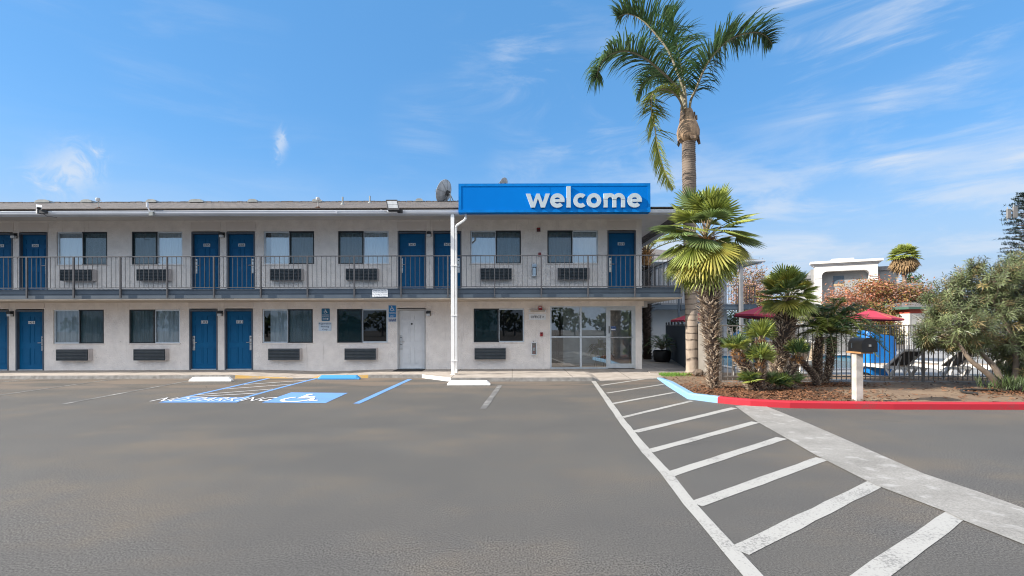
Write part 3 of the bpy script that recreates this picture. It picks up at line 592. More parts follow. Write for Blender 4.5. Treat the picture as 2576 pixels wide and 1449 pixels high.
for i, (a, c, w) in enumerate((((176, 88), (480, 43), .105), ((207, 132), (528, 82), .105), ((239, 192), (590, 128), .105), ((296, 270), (690, 176), .105), ((366, 352), (932, 216), .14), ((446, 462), (1052, 297), .14), ((558, 595), (1200, 387), .145), ((712, 763), (1430, 504), .145), ((958, 1030), (1740, 642), .15), ((1600, 1240), (2190, 820), .15))):
    strip(b, [GZ(*a), GZ(*c)], w, 'white_paint', .0045)
b.build('hatched_walkway_lines', at=(0, 0, 0), kind=S, label='white diagonal hatching lines leading to the office pavement', category='road marking')
b = MB()
LE = [GZ(*p) for p in ((935, 206), (1050, 290), (1200, 375), (1400, 490), (1720, 652), (2120, 805), (2210, 850), (2560, 990), (2900, 1125))]
RE = [GZ(*p) for p in ((1086, 198), (1200, 243), (1350, 305), (1500, 370), (2000, 590), (2300, 690), (2400, 725), (2576, 790), (2900, 905))]
for i in range(len(LE)-1):
    up = lambda p: Vector((p.x, p.y, .0085))
    A, B, C, D = LE[i], LE[i+1], RE[i+1], RE[i]
    for j in range(3): b.poly([up(A.lerp(D, j/3)), up(B.lerp(C, j/3)), up(B.lerp(C, (j+1)/3)), up(A.lerp(D, (j+1)/3))], 'concrete_band')
b.build('concrete_gutter', at=(0, 0, 0), kind=S, label='pale worn concrete drainage strip crossing the car park', category='gutter')

# ================================================================== THE MOTEL
MO = Vector((-10, WY, 0))
motel = empty('motel_building', MO, label='two storey motel with pink-grey stucco walls, blue doors and a slate balcony', category='motel')
FL2 = 2.90
DOORU = [-18.44, -17.19, -11.0, -9.74, -3.59, -2.32, 3.95]; DOORL = [-18.6, -17.33, -11.09, -9.82, -3.61]
WINU = [(-15.45, 1), (-12.75, 0), (-8.01, 1), (-5.33, 0), (-.58, 1), (2.19, 0)]; WINL = [(-15.58, 1), (-12.85, 0), (-8.07, 1), (-5.38, 0), (-.47, 0)]
WZU, WZL = (3.92, 5.105), (1.09, 2.305)
holes = [(x-.51, x+.51, FL2, 5.11) for x in DOORU]+[(x-.51, x+.51, .0, 2.335) for x in DOORL]
holes += [(x-.91, x+.91, *WZU) for x, _ in WINU]+[(x-.91, x+.91, *WZL) for x, _ in WINL]+[(1.371, 4.44, 0, 2.385)]
XL, XR, ZT = -26.0, 4.67, 5.52
b = MB(); xs = sorted({XL, XR, *[h[0] for h in holes], *[h[1] for h in holes]}); zs = sorted({0, ZT, *[h[2] for h in holes], *[h[3] for h in holes]})
for x0, x1 in zip(xs, xs[1:]):
    for z0, z1 in zip(zs, zs[1:]):
        cx_, cz_ = (x0+x1)/2, (z0+z1)/2
        if any(h[0] < cx_ < h[1] and h[2] < cz_ < h[3] for h in holes): continue
        b.poly([(x0, WY, z0), (x1, WY, z0), (x1, WY, z1), (x0, WY, z1)], 'stucco')
for (x0, x1, z0, z1) in holes:
    y1 = WY+.14
    b.poly([(x0, WY, z0), (x0, WY, z1), (x0, y1, z1), (x0, y1, z0)], 'stucco'); b.poly([(x1, WY, z0), (x1, y1, z0), (x1, y1, z1), (x1, WY, z1)], 'stucco')
    b.poly([(x0, WY, z1), (x1, WY, z1), (x1, y1, z1), (x0, y1, z1)], 'stucco')
    if z0 > .1: b.poly([(x0, WY, z0), (x0, y1, z0), (x1, y1, z0), (x1, WY, z0)], 'stucco')
b.poly([(XR, WY, 0), (XR, 28, 0), (XR, 28, ZT), (XR, WY, ZT)], 'stucco'); b.poly([(XL, WY, 0), (XL, WY, ZT), (XL, 28, ZT), (XL, 28, 0)], 'stucco'); b.poly([(XL, 28, 0), (XL, 28, ZT), (XR, 28, ZT), (XR, 28, 0)], 'stucco')
b.build('wall', motel)
for lst, za, zc in ((DOORU, 5.13, 5.43), (DOORL, 2.36, 2.55)):    # flat panels over the doors
    for x in lst: b = MB(); b.box(x-.53, x+.53, WY-.012, WY-.001, za, zc, 'flat_panel'); b.build('header_panel', motel)
# --- roof
EY, EX, EZ, SL = 15.05, 6.0, 5.395, .30; RY = 22.5; RZ = EZ+SL*(RY-EY); BY = 2*RY-EY; RX = EX-(RY-EY)
b = MB()
b.poly([(XL-1, EY, EZ), (EX, EY, EZ), (RX, RY, RZ), (XL-1, RY, RZ)], 'shingle'); b.poly([(EX, EY, EZ), (EX, BY, EZ), (RX, RY, RZ)], 'shingle'); b.poly([(XL-1, BY, EZ), (XL-1, RY, RZ), (RX, RY, RZ), (EX, BY, EZ)], 'shingle')
b.poly([(XL-1, EY, EZ), (XL-1, RY, RZ), (XL-1, BY, EZ)], 'stucco')
k = 0; x = XL
while x < RX:                                       # ridge caps and lapped courses
    b.box(x, x+.27, RY-.14, RY+.14, RZ-.03, RZ+.022+rnd.uniform(0, .02), 'shingle'); x += .30
for j in range(1, 14):
    t = j/14; y = EY+(RY-EY)*t; z = EZ+(RZ-EZ)*t; xr = EX-(EX-RX)*t
    b.poly([(XL-1, y-.012, z+.014), (xr, y-.012, z+.014), (xr, y+.5, z+.15+.012), (XL-1, y+.5, z+.15+.012)], 'shingle')
    b.poly([(XL-1, y-.012, z-.01), (xr, y-.012, z-.01), (xr, y-.012, z+.014), (XL-1, y-.012, z+.014)], 'shingle')
b.box(XL-1, EX-.02, EY+.03, EY+.07, 5.24, EZ-.015, 'gutter'); b.box(EX-.07, EX-.03, EY+.07, BY, 5.24, EZ-.015, 'gutter')
roof = b.build('roof', motel)
b = MB(); b.poly([(XL-1, EY+.06, 5.50), (XL-1, WY+.1, 5.50), (EX-.06, WY+.1, 5.50), (EX-.06, EY+.06, 5.50)], 'soffit'); b.poly([(XR-.1, WY+.1, 5.50), (XR-.1, BY, 5.50), (EX-.06, BY, 5.50), (EX-.06, WY+.1, 5.50)], 'soffit')
b.build('soffit', motel)
for u, w in ((115, .72), (225, .55), (387, .5), (499, .7), (640, .45), (801, .45), (1057, .36)):
    b = MB(); y = 22.25; x = (u-U0)*y/F; z = RZ-.07
    prof = [(-.5, 0), (-.46, .5), (-.36, .82), (-.2, 1), (.2, 1), (.38, .8), (.47, .45), (.5, 0)]
    b.extr([(p*w, q*.14) for p, q in prof], lambda a, c, t: (x+a, y+t, z+c), -.17, .17, 'vent_metal')
    b.build('roof_vent', roof)
for (u, v, y) in ((863, 506, 19.5), (931.5, 503, 21.4)):
    b = MB(); p = W(u, v, y); zr = EZ+SL*(y-EY); b.tube([(p.x, y, zr-.05), (p.x, y, zr+.33)], .035, 10, 'vent_metal'); b.lathe((p.x, y, zr-.02), [(.10, 0), (.09, .03), (.045, .10)], 10, 'vent_metal'); b.build('vent_pipe', roof)
b = MB(); prof = [(14.97, 5.385), (14.955, 5.37), (14.97, 5.345), (14.97, 5.31), (15.0, 5.268), (15.08, 5.268), (15.08, 5.385)]
b.extr(prof, lambda a, c, t: (t, a, c), XL-1, -1.70, 'gutter'); b.extr(prof, lambda a, c, t: (t, a, c), 4.40, EX+.05, 'gutter')
b.extr([(EX-.03, 5.268), (EX+.05, 5.31), (EX+.07, 5.385), (EX-.03, 5.385)], lambda a, c, t: (a, t, c), 15.08, BY, 'gutter')
b.box(-5.6, -5.575, 14.945, 14.97, 5.275, 5.385, 'gutter'); b.build('gutter', motel)
# --- balcony
b = MB(); DX = 5.55
b.box(XL, DX-.04, 15.31, WY, 2.62, 2.885, 'slate_paint'); b.box(XR+.002, DX-.04, WY, 28, 2.62, 2.885, 'slate_paint')
b.box(XL, DX, 15.25, 15.31, 2.745, 2.862, 'slate_paint'); b.box(XL, DX-.005, 15.262, 15.31, 2.60, 2.742, 'slate_paint'); b.box(XL, DX+.01, 15.235, WY, 2.866, 2.905, 'slate_paint')
b.box(DX-.04, DX, 15.31, 28, 2.745, 2.862, 'slate_paint'); b.box(DX-.045, DX-.005, 15.31, 28, 2.60, 2.742, 'slate_paint'); b.box(XR+.002, DX+.01, WY, 28, 2.866, 2.905, 'slate_paint')
deck = b.build('balcony_deck', motel)
b = MB(); b.box(XL, DX-.02, 15.275, WY-.002, 2.555, 2.598, 'beige_trim'); b.box(XR+.002, DX-.02, WY, 28, 2.555, 2.598, 'beige_trim'); b.build('deck_soffit', deck)
b = MB(); b.box(XR+.003, XR+.2, WY+.004, WY+.5, 2.335, 2.553, 'white_frame'); b.box(XR-.0, XR+.06, WY-.06, WY-.001, 2.37, 2.553, 'stucco'); b.build('deck_beam', motel)
b = MB(); RYR = 15.2; zt, zb = 3.967, 2.945
b.box(XL, DX+.02, RYR-.02, RYR+.02, zt-.03, zt, 'rail_paint'); b.box(XL, DX, RYR-.013, RYR+.013, zb-.012, zb+.012, 'rail_paint')
b.box(DX-.02, DX+.02, RYR+.02, 28, zt-.03, zt, 'rail_paint'); b.box(DX-.013, DX+.013, RYR+.02, 28, zb-.012, zb+.012, 'rail_paint')
posts = [5.5-1.515*k for k in range(21)]
for p in posts:
    for j in range(1, 10):
        x = p-1.515*j/10; b.box(x-.0065, x+.0065, RYR-.0065, RYR+.0065, zb, zt-.03, 'rail_paint')
y = RYR+.17
while y < 28: b.box(DX-.0065, DX+.0065, y-.0065, y+.0065, zb, zt-.03, 'rail_paint'); y += .1515
rail = b.build('railing', motel)
for i, p in enumerate(posts):
    b = MB(); w = .013 if i == 4 else .021; b.box(p-w, p+w, RYR-.028, RYR+.02, 2.615, zt-.031, 'rail_paint'); b.build('post', rail)
for i in range(1, 8):
    b = MB(); y = RYR+1.515*i; b.box(DX-.02, DX+.024, y-.02, y+.02, 2.615, zt-.031, 'rail_paint'); b.build('post', rail)
# --- doors
def build_door(side, m='door_blue', fm='door_frame', x=0, z=0):
    """side: +1 handle on the right. Built at (x, WY, z)."""
    at = Vector((x, WY, z)); P = lambda px, py, pz: (x+px, WY+py, z+pz); H = 2.10
    b = MB(); bx = lambda x0, x1, y0, y1, z0, z1, mm: b.box(x+x0, x+x1, WY+y0, WY+y1, z+z0, z+z1, mm)
    bx(-.462, .462, .085, .125, .035, H, m)
    for c in (-.215, .215):
        for (z0, z1) in ((1.76, 1.95), (.98, 1.63), (.20, .80)):
            w = .145
            for (a, d, e, f) in ((c-w, c+w, z1-.022, z1), (c-w, c+w, z0, z0+.022), (c-w, c-w+.022, z0+.0225, z1-.0225), (c+w-.022, c+w, z0+.0225, z1-.0225)): bx(a, d, .073, .085, e, f, m)
            bx(c-w+.045, c+w-.045, .077, .085, z0+.045, z1-.045, m)
    d = b.build('door', motel, at=at)
    b = MB()
    bx(-.508, -.463, -.015, .13, 0, H+.07, fm); bx(.463, .508, -.015, .13, 0, H+.07, fm); bx(-.4625, .4625, -.015, .13, H+.005, H+.07, fm)
    b.build('frame', d, at=at)
    b = MB(); bx(-.46, .46, .01, .12, -.0, .03, 'alu'); b.build('threshold', d, at=at)
    b = MB(); s_ = side; hx = s_*.395
    bx(hx-.045, hx+.045, .067, .084, .70, 1.22, 'steel'); bx(hx-.048, hx+.048, .064, .067, .885, .90, 'black_metal')
    b.tube([P(hx, .07, .99), P(hx, .025, .99), P(hx-s_*.02, .02, .99), P(hx-s_*.135, .02, .985)], .0115, 8, 'steel'); b.tube([P(hx, .07, 1.14), P(hx, .055, 1.14)], .022, 12, 'black_metal')
    b.build('handle', d, at=at); return d
protos = {}
def number_plate(d, txt, x, z):
    b = MB(); b.box(x-.12, x+.12, WY+.066, WY+.073, z-.052, z+.052, 'plate_white'); b.text(txt, .1, (x, WY+.0645, z), 'ink', bold=.022, width=.205, height=.075); b.build('number_plate', d, at=(x, WY+.07, z))
for (lst, z, names, sides) in ((DOORU, FL2+.005, ('207', '206', '205', '204', '203', '202', '201'), (-1, 1, -1, 1, -1, 1, -1)), (DOORL[:4], .13, ('104', '103', '102', '101'), (-1, 1, -1, 1))):
    for x, nm, sd in zip(lst, names, sides):
        if sd not in protos: d = protos[sd] = build_door(sd, x=x, z=z)
        else:
            d = copy_tree(protos[sd], Vector((x, WY, z))-MO, motel)
            for ch in list(d.children):
                if ch.name.startswith('number_plate'): bpy.data.objects.remove(ch)
            ORG[d.name] = Vector((x, WY, z))
        number_plate(d, nm, x-.005, z+1.72)
d = build_door(-1, 'white_door', 'white_frame', DOORL[4], .13); d['label'] = 'plain white door with a peephole'
b = MB(); b.tube([(DOORL[4]-.01, WY+.09, 1.76), (DOORL[4]-.01, WY+.07, 1.76)], .035, 14, 'black_metal'); b.build('peephole', d)
# --- windows
def curtain(b, x0, x1, z0, z1, y, m, seed):
    r = random.Random(seed); n = max(8, int((x1-x0)/.018)); ph = r.uniform(0, 6); V = []
    for i in range(n+1):
        x = x0+(x1-x0)*i/n; dy = .018*math.sin(x*38+ph+1.5*math.sin(x*9+ph))+.012*math.sin(x*71+ph*2)
        V += [(x, y+dy, z0), (x+.004*math.sin(x*30), y+dy*.8, z1)]
    b.idx(V, [(2*i, 2*i+2, 2*i+3, 2*i+1) for i in range(n)], m, True)
GL = dict(white='glass', wgap='glass', grey='glass_low', gap='glass_low', dark='glass_dark')
def window(x, zr, screen_right, kind, seed):
    z0, z1 = zr; at = (x, WY, z0); y = WY
    s0, s1 = (x, x+.90) if screen_right else (x-.90, x); p0, p1 = (x-.90, x) if screen_right else (x, x+.90)
    b = MB()                                      # aluminium outer frame, then the dark framed sliding half
    for (a, c, e, f) in ((p0, p1, z0, z0+.045), (p0, p1, z1-.05, z1-.004), (p0 if screen_right else p1-.04, p0+.04 if screen_right else p1, z0+.046, z1-.051), (x-.018, x+.018, z0+.046, z1-.051)): b.box(a, c, y+.03, y+.085, e, f, 'alu')
    sm = 'black_frame'
    for (a, c, e, f) in ((s0, s1, z0, z0+.035), (s0, s1, z1-.045, z1), (s0+(.018 if screen_right else 0), s0+(.05 if screen_right else .035), z0+.036, z1-.046), (s1-(.035 if screen_right else .05), s1-(0 if screen_right else .018), z0+.036, z1-.046)): b.box(a, c, y+.004, y+.05, e, f, sm)
    b.box(x-.95, x+.95, y-.035, y-.001, z0-.03, z0-.002, 'stucco')
    wd = b.build('window', motel, at=at)
    b = MB(); b.poly([(p0, y+.06, z0+.03), (p1, y+.06, z0+.03), (p1, y+.06, z1-.03), (p0, y+.06, z1-.03)], GL[kind])
    b.build('pane', wd, at=at)
    b = MB(); b.poly([(s0, y+.055, z0+.02), (s1, y+.055, z0+.02), (s1, y+.055, z1-.02), (s0, y+.055, z1-.02)], GL[kind]); b.build('pane', wd, at=at)
    b = MB(); b.poly([(s0, y+.03, z0+.02), (s1, y+.03, z0+.02), (s1, y+.03, z1-.02), (s0, y+.03, z1-.02)], 'screen'); b.build('insect_screen', wd, at=at)
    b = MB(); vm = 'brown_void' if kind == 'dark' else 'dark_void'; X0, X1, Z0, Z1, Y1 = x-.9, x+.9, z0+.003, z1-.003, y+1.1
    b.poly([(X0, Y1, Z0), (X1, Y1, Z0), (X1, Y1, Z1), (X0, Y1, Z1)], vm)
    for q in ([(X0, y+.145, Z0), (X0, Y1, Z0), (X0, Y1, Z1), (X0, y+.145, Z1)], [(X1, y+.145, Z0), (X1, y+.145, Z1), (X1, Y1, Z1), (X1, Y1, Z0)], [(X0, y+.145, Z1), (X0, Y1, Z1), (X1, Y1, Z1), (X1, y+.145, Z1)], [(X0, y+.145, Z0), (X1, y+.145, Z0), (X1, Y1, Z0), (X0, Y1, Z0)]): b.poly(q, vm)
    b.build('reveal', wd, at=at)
    if kind != 'dark':
        b = MB(); m = 'curtain' if kind == 'white' else 'curtain_grey'
        a, c = x-.89, x+.89
        if kind == 'gap': a += .21; m = 'curtain_grey'
        if kind == 'wgap': a += .17; m = 'curtain'
        curtain(b, a, c, z0+.01, z1-.01, y+.125, m, seed); b.build('curtain', wd, at=at)
for i, (x, r_) in enumerate(WINU): window(x, WZU, r_, ('white', 'white', 'wgap', 'white', 'white', 'white')[i], i)
for i, (x, r_) in enumerate(WINL): window(x, WZL, r_, ('grey', 'grey', 'gap', 'dark', 'dark')[i], 20+i)
# --- office front
sf0, sf1, sz = 1.371, 4.44, 2.385; at = (sf0, WY, .13)
b = MB(); y0, y1 = WY+.01, WY+.075; dx = 3.39
def fr(x0, x1, z0, z1, ya=y0, yb=y1, m='alu'): b.box(x0, x1, ya, yb, z0, z1, m)
fr(sf0, sf0+.05, .13, sz); fr(sf1-.05, sf1, .13, sz); fr(sf0+.0505, sf1-.0505, sz-.05, sz); fr(sf0+.0505, dx, .13, .18)
xm = KX(1461); fr(xm-.035, xm+.035, .181, sz-.051); fr(dx, dx+.06, .13, sz-.051); fr(sf0+.051, xm-.036, 1.25, 1.30); fr(xm+.036, dx-.001, 1.25, 1.30)
store = b.build('storefront', motel, at=at)
for (a, c, e, f) in ((sf0+.045, xm-.03, .175, 1.255), (sf0+.045, xm-.03, 1.295, sz-.045), (xm+.03, dx+.005, .175, 1.255), (xm+.03, dx+.005, 1.295, sz-.045)):
    b = MB(); b.poly([(a, WY+.045, e), (c, WY+.045, e), (c, WY+.045, f), (a, WY+.045, f)], 'shop_glass'); b.build('pane', store, at=at)
b = MB(); d0, d1 = dx+.065, sf1-.055; ya, yb = WY+.005, WY+.06
fr(d0, d0+.085, .145, sz-.056, ya, yb); fr(d1-.085, d1, .145, sz-.056, ya, yb); fr(d0+.0855, d1-.0855, sz-.16, sz-.056, ya, yb); fr(d0+.0855, d1-.0855, .145, .31, ya, yb)
b.poly([(d0+.08, WY+.035, .30), (d1-.08, WY+.035, .30), (d1-.08, WY+.035, sz-.15), (d0+.08, WY+.035, sz-.15)], 'shop_glass')
b.build('office_door', store, at=at, label='aluminium framed glass office door')
b = MB(); b.tube([(d0+.03, WY+.0, 1.26), (d0+.03, WY-.05, 1.26), (d1-.03, WY-.05, 1.26), (d1-.03, WY+.0, 1.26)], .014, 8, 'alu'); b.box(d0+.02, d0+.055, WY-.004, WY+.004, 1.40, 1.66, 'black_metal'); b.build('push_bar', store, at=at)
b = MB(); b.box(d0+.10, d0+.28, WY+.022, WY+.03, 1.50, 1.66, 'sign_navy'); b.text("WELCOME", .03, (d0+.19, WY+.02, 1.63), 'plate_white', width=.14); b.text("OFFICE HOURS", .03, (d0+.19, WY+.02, 1.58), 'plate_white', width=.15); b.box(d0+.11, d0+.27, WY+.02, WY+.0215, 1.515, 1.555, 'plate_white'); b.build('door_sticker', store, at=at)
b = MB(); fz = .132                                  # lobby behind the glass
b.poly([(.6, WY+.1, fz), (4.6, WY+.1, fz), (4.6, 21.5, fz), (.6, 21.5, fz)], 'lobby_floor'); b.poly([(.6, WY+.1, 2.5), (.6, 21.5, 2.5), (4.6, 21.5, 2.5), (4.6, WY+.1, 2.5)], 'lobby_wall')
b.box(2.0, 4.6, 18.35, 18.5, fz, 2.49, 'lobby_wall'); b.box(2.0, 4.6, 18.33, 18.349, fz, fz+.1, 'flat_panel'); b.poly([(4.6, WY+.1, fz), (4.6, 18.3, fz), (4.6, 18.3, 2.5), (4.6, WY+.1, 2.5)], 'lobby_wall')
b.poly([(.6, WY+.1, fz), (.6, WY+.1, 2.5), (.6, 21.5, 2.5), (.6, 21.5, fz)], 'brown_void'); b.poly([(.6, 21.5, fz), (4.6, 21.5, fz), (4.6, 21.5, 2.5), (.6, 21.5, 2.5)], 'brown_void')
b.poly([(2.0, 18.5, fz), (2.0, 18.5, 2.5), (2.0, 21.5, 2.5), (2.0, 21.5, fz)], 'lobby_wall')
b.build('lobby', motel)
# --- post and downspout
b = MB(); px_ = -1.90; b.box(px_-.055, px_+.055, 15.02, 15.13, .115, 5.262, 'white_metal'); b.box(px_-.08, px_+.08, 15.0, 15.15, .112, .125, 'white_metal'); b.build('support_post', motel)
b = MB(); dxx = px_+.105
b.tube([(-1.47, 15.02, 5.27), (-1.47, 15.02, 5.12), (-1.53, 15.03, 5.05), (dxx+.03, 15.05, 4.90), (dxx, 15.06, 4.83), (dxx, 15.06, .28), (dxx+.01, 15.0, .17)], .042, 6, 'white_metal', smooth=False)
for z in (.55, 2.0, 3.6): b.box(px_-.06, dxx+.047, 15.005, 15.115, z, z+.03, 'white_metal')
b.build('downspout', motel)

# ================================================================== THE SIGN
SY = 14.80; sk = SY/F; SX = lambda u: (u-U0)*sk; SZ = lambda v: CZ+(V0-v)*sk
x0, x1, z0, z1 = SX(1154.4), SX(1637), SZ(534.3), SZ(461.8)
sign = empty('welcome_sign', ((x0+x1)/2, SY, z0), label='long bright blue box sign reading welcome on the roof edge', category='sign')
b = MB(); b.box(x0, x1, SY+.03, SY+.27, z0, z1, 'sign_edge')
for (a, c, e, f) in ((x0, x1, z1-.085, z1), (x0, x1, z0, z0+.085), (x0, x0+.085, z0+.0855, z1-.0855), (x1-.085, x1, z0+.0855, z1-.0855)): b.box(a, c, SY-.012, SY+.029, e, f, 'sign_edge')
for (a, c, e, f) in ((x0+.086, x1-.086, z1-.108, z1-.086), (x0+.086, x1-.086, z0+.086, z0+.108), (x0+.086, x0+.108, z0+.109, z1-.109), (x1-.108, x1-.086, z0+.109, z1-.109)): b.box(a, c, SY-.004, SY+.015, e, f, 'sign_blue')
b.build('sign_cabinet', sign)
b = MB(); seam = SX(1384.8); b.box(x0+.109, seam-.006, SY+.0, SY+.028, z0+.109, z1-.109, 'sign_blue'); b.box(seam+.006, x1-.109, SY+.0, SY+.028, z0+.109, z1-.109, 'sign_blue'); b.build('sign_panel', sign)
# hand-drawn geometric lower-case letters (front face and returns)
XH = (523.4-488.4)*sk; base = SZ(523.4); st = .125
def arc(cx, cz, r0, r1, a0, a1, n=28): return [(cx+r1*math.cos(R(a0+(a1-a0)*i/n)), cz+r1*math.sin(R(a0+(a1-a0)*i/n))) for i in range(n+1)]+[(cx+r0*math.cos(R(a1+(a0-a1)*i/n)), cz+r0*math.sin(R(a1+(a0-a1)*i/n))) for i in range(n+1)]
def letter(outs):
    b = MB(); f = lambda a, c, t: (a, t, c)
    for i, o in enumerate(outs):
        b.extr(o, f, SY-.055-.0005*i, SY-.001, 'letter_face', 'letter_side')
    b.build('letter', sign)
def bead(cx, r1=None, gap=None): pass
r1 = XH/2*1.03; r0 = r1-st; cz = base+XH/2
def split(cx, a0, a1, k):   # thick arcs made of short convex pieces
    return [arc(cx, cz, r0, r1, a0+(a1-a0)*i/k, a0+(a1-a0)*(i+1)/k, 3) for i in range(k)]
wl, wr = SX(1324), SX(1384); ww = wr-wl
def stroke(xa, xb): return [(xa-st*.55, base+XH), (xa+st*.55, base+XH), (xb+st*.48, base), (xb-st*.48, base)]
pts = [wl+st*.55, wl+ww*.29, wl+ww*.5, wl+ww*.71, wr-st*.55]
letter([stroke(pts[0], pts[1]), [(pts[2]-st*.40, base+XH), (pts[2]+st*.40, base+XH), (pts[1]+st*.48, base), (pts[1]-st*.42, base)][::1], [(pts[2]-st*.40, base+XH-.001), (pts[2]+st*.40, base+XH-.001), (pts[3]+st*.42, base), (pts[3]-st*.48, base)], stroke(pts[4], pts[3])])
def e_letter(u0, u1):
    cx = SX((u0+u1)/2); letter(split(cx, 0, 318, 16)+[[(cx-r0*.98, cz-.045), (cx+r1*.985, cz-.045), (cx+r1, cz+.04), (cx-r0*.98, cz+.04)]])
e_letter(1385.5, 1420)
lx = SX(1431); letter([[(lx-st*.52, base), (lx+st*.52, base), (lx+st*.52, SZ(470)), (lx-st*.52, SZ(470))]])
letter(split(SX(1461), 48, 312, 14))
letter(split(SX(1494.5), 0, 360, 18))
def m_letter(u0, u1):
    xa, xb = SX(u0), SX(u1); s_ = st*.98; xm_ = (xa+xb)/2; rr = (xm_-xa)/2+s_/4; o = []
    for xx in (xa, xm_-s_/2, xb-s_): o.append([(xx, base), (xx+s_, base), (xx+s_, base+XH-(rr if xx > xa+.01 else .0)), (xx, base+XH-(rr if xx > xa+.01 else .0))])
    for c in (xa+rr, xb-rr):
        o += [arc(c, base+XH-rr+.008, rr-s_, rr, 180*i/8, 180*(i+1)/8, 2) for i in range(8)]
    letter(o)
m_letter(1519, 1572.5)
e_letter(1578.5, 1614.6)

# ================================================================== THINGS ON AND AROUND THE MOTEL
def at_wall(u, v, y=WY): return W(u, v, y)
# --- wall air conditioners
def make_ac(loc, **kw):
    x, y, z = loc; r = empty('air_conditioner', loc, **kw)
    b = MB(); w, h, d = .55, .20, .20
    b.box(x-w-.02, x+w+.02, y-d+.02, y-.001, z+.0, z+2*h+.015, 'ac_beige'); b.build('sleeve', r)
    b = MB(); b.box(x-w, x+w, y-d+.005, y-d+.019, z+.01, z+2*h, 'ac_black')
    n = 7
    for i in range(n+1):
        zz = z+.02+(2*h-.04)*i/n; b.ob((x, y-d-.008, zz), (w, 0, 0), (0, .016, .008), (0, -.003, .008), 'ac_slat')
    b.box(x-w, x-w+.02, y-d-.02, y-d+.004, z+.01, z+2*h, 'ac_black'); b.box(x+w-.02, x+w, y-d-.02, y-d+.004, z+.01, z+2*h, 'ac_black')
    b.build('grille', r); return r
AC = [(191.7, 1, 'right of door 206'), (384, 1, 'left of door 205'), (718.8, 1, 'right of door 204'), (910, 1, 'left of door 203'), (1248.2, 1, 'right of door 202'), (1443.6, 1, 'left of door 201'),
      (181.2, 0, 'right of door 103'), (375.6, 0, 'left of door 102'), (714.2, 0, 'right of door 101'), (906.2, 0, 'left of the plain white door'), (1233, 0, 'left of the office fire extinguisher')]
ac0 = None
for u, up, where in AC:
    loc = Vector(((u-U0)/70.8, WY, 3.325 if up else .485)); lb = 'black louvred air conditioner under the %s window %s' % ('upper' if up else 'lower', where)
    if ac0 is None: ac0 = make_ac(loc, label=lb, category='air conditioner', group='air conditioners in the motel wall')
    else: copy_tree(ac0, loc, label=lb)
# --- wall lamps
def make_lamp(loc, **kw):
    x, y, z = loc; r = empty('wall_lamp', loc, **kw)
    b = MB(); b.box(x-.075, x+.075, y-.02, y-.001, z, z+.19, 'black_metal'); b.extr([(-.075, 0), (-.075, .075), (-.03, .095), (.03, .095), (.075, .075), (.075, 0)], lambda a, c, t: (x+a, t, z+.085+c), y-.13, y-.021, 'black_metal'); b.build('lamp_housing', r)
    b = MB(); b.box(x-.062, x+.062, y-.115, y-.021, z+.0, z+.084, 'lamp_white'); b.build('lamp_shade', r); return r
L0 = None
for u, v, where in ((39.5, 600, 'upper floor between doors 207 and 206'), (561, 598, 'upper floor between doors 205 and 204'), (1080.6, 596, 'upper floor between doors 203 and 202'), (30, 796, 'ground floor beside door 103'), (556, 795, 'ground floor between doors 102 and 101'), (1078.5, 795, 'ground floor beside the plain white door')):
    loc = at_wall(u, v); lb = 'small black wall lamp with white shade, '+where
    if L0 is None: L0 = make_lamp(loc, label=lb, category='wall lamp', group='wall lamps by the room doors')
    else: copy_tree(L0, loc, label=lb)
# --- fire equipment
def fire_box(name, u0, u1, v0, v1, d, m, label, cat, front=None, group=None):
    p, q = at_wall(u0, v1), at_wall(u1, v0); r = empty(name, ((p.x+q.x)/2, WY, p.z), label=label, category=cat)
    if group: r['group'] = group
    b = MB(); e = .006
    b.extr([(p.x, p.z), (q.x, p.z), (q.x, q.z-e), (q.x-e, q.z), (p.x+e, q.z), (p.x, q.z-e)], lambda a, c, t: (a, t, c), WY-d, WY-.001, m); b.build('housing', r)
    b = MB(); w = q.x-p.x; h = q.z-p.z; cx = (p.x+q.x)/2; b.box(cx-w*.32, cx+w*.32, WY-d-.008, WY-d-.0005, q.z-h*.35, q.z-h*.15, front or 'plate_white'); b.build('strobe' if 'alarm_horn' in name else 'lever', r); return r
fire_box('fire_alarm_horn', 1351, 1359.8, 573.5, 583.5, .07, 'alarm_dark', 'dark red fire alarm horn high on the upper floor wall', 'fire alarm', 'alarm_red')
fire_box('fire_alarm_horn', 1354.6, 1363.7, 770.8, 780.5, .07, 'alarm_red', 'red fire alarm horn above the office sign', 'fire alarm')
fire_box('fire_alarm_pull', 1354.8, 1361.5, 635.8, 645, .05, 'alarm_red', 'red fire alarm pull box behind the balcony rail', 'fire alarm', 'alarm_dark')
fire_box('fire_alarm_pull', 1358.8, 1365.4, 836, 846, .05, 'alarm_red', 'red fire alarm pull box below the office sign', 'fire alarm', 'alarm_dark')
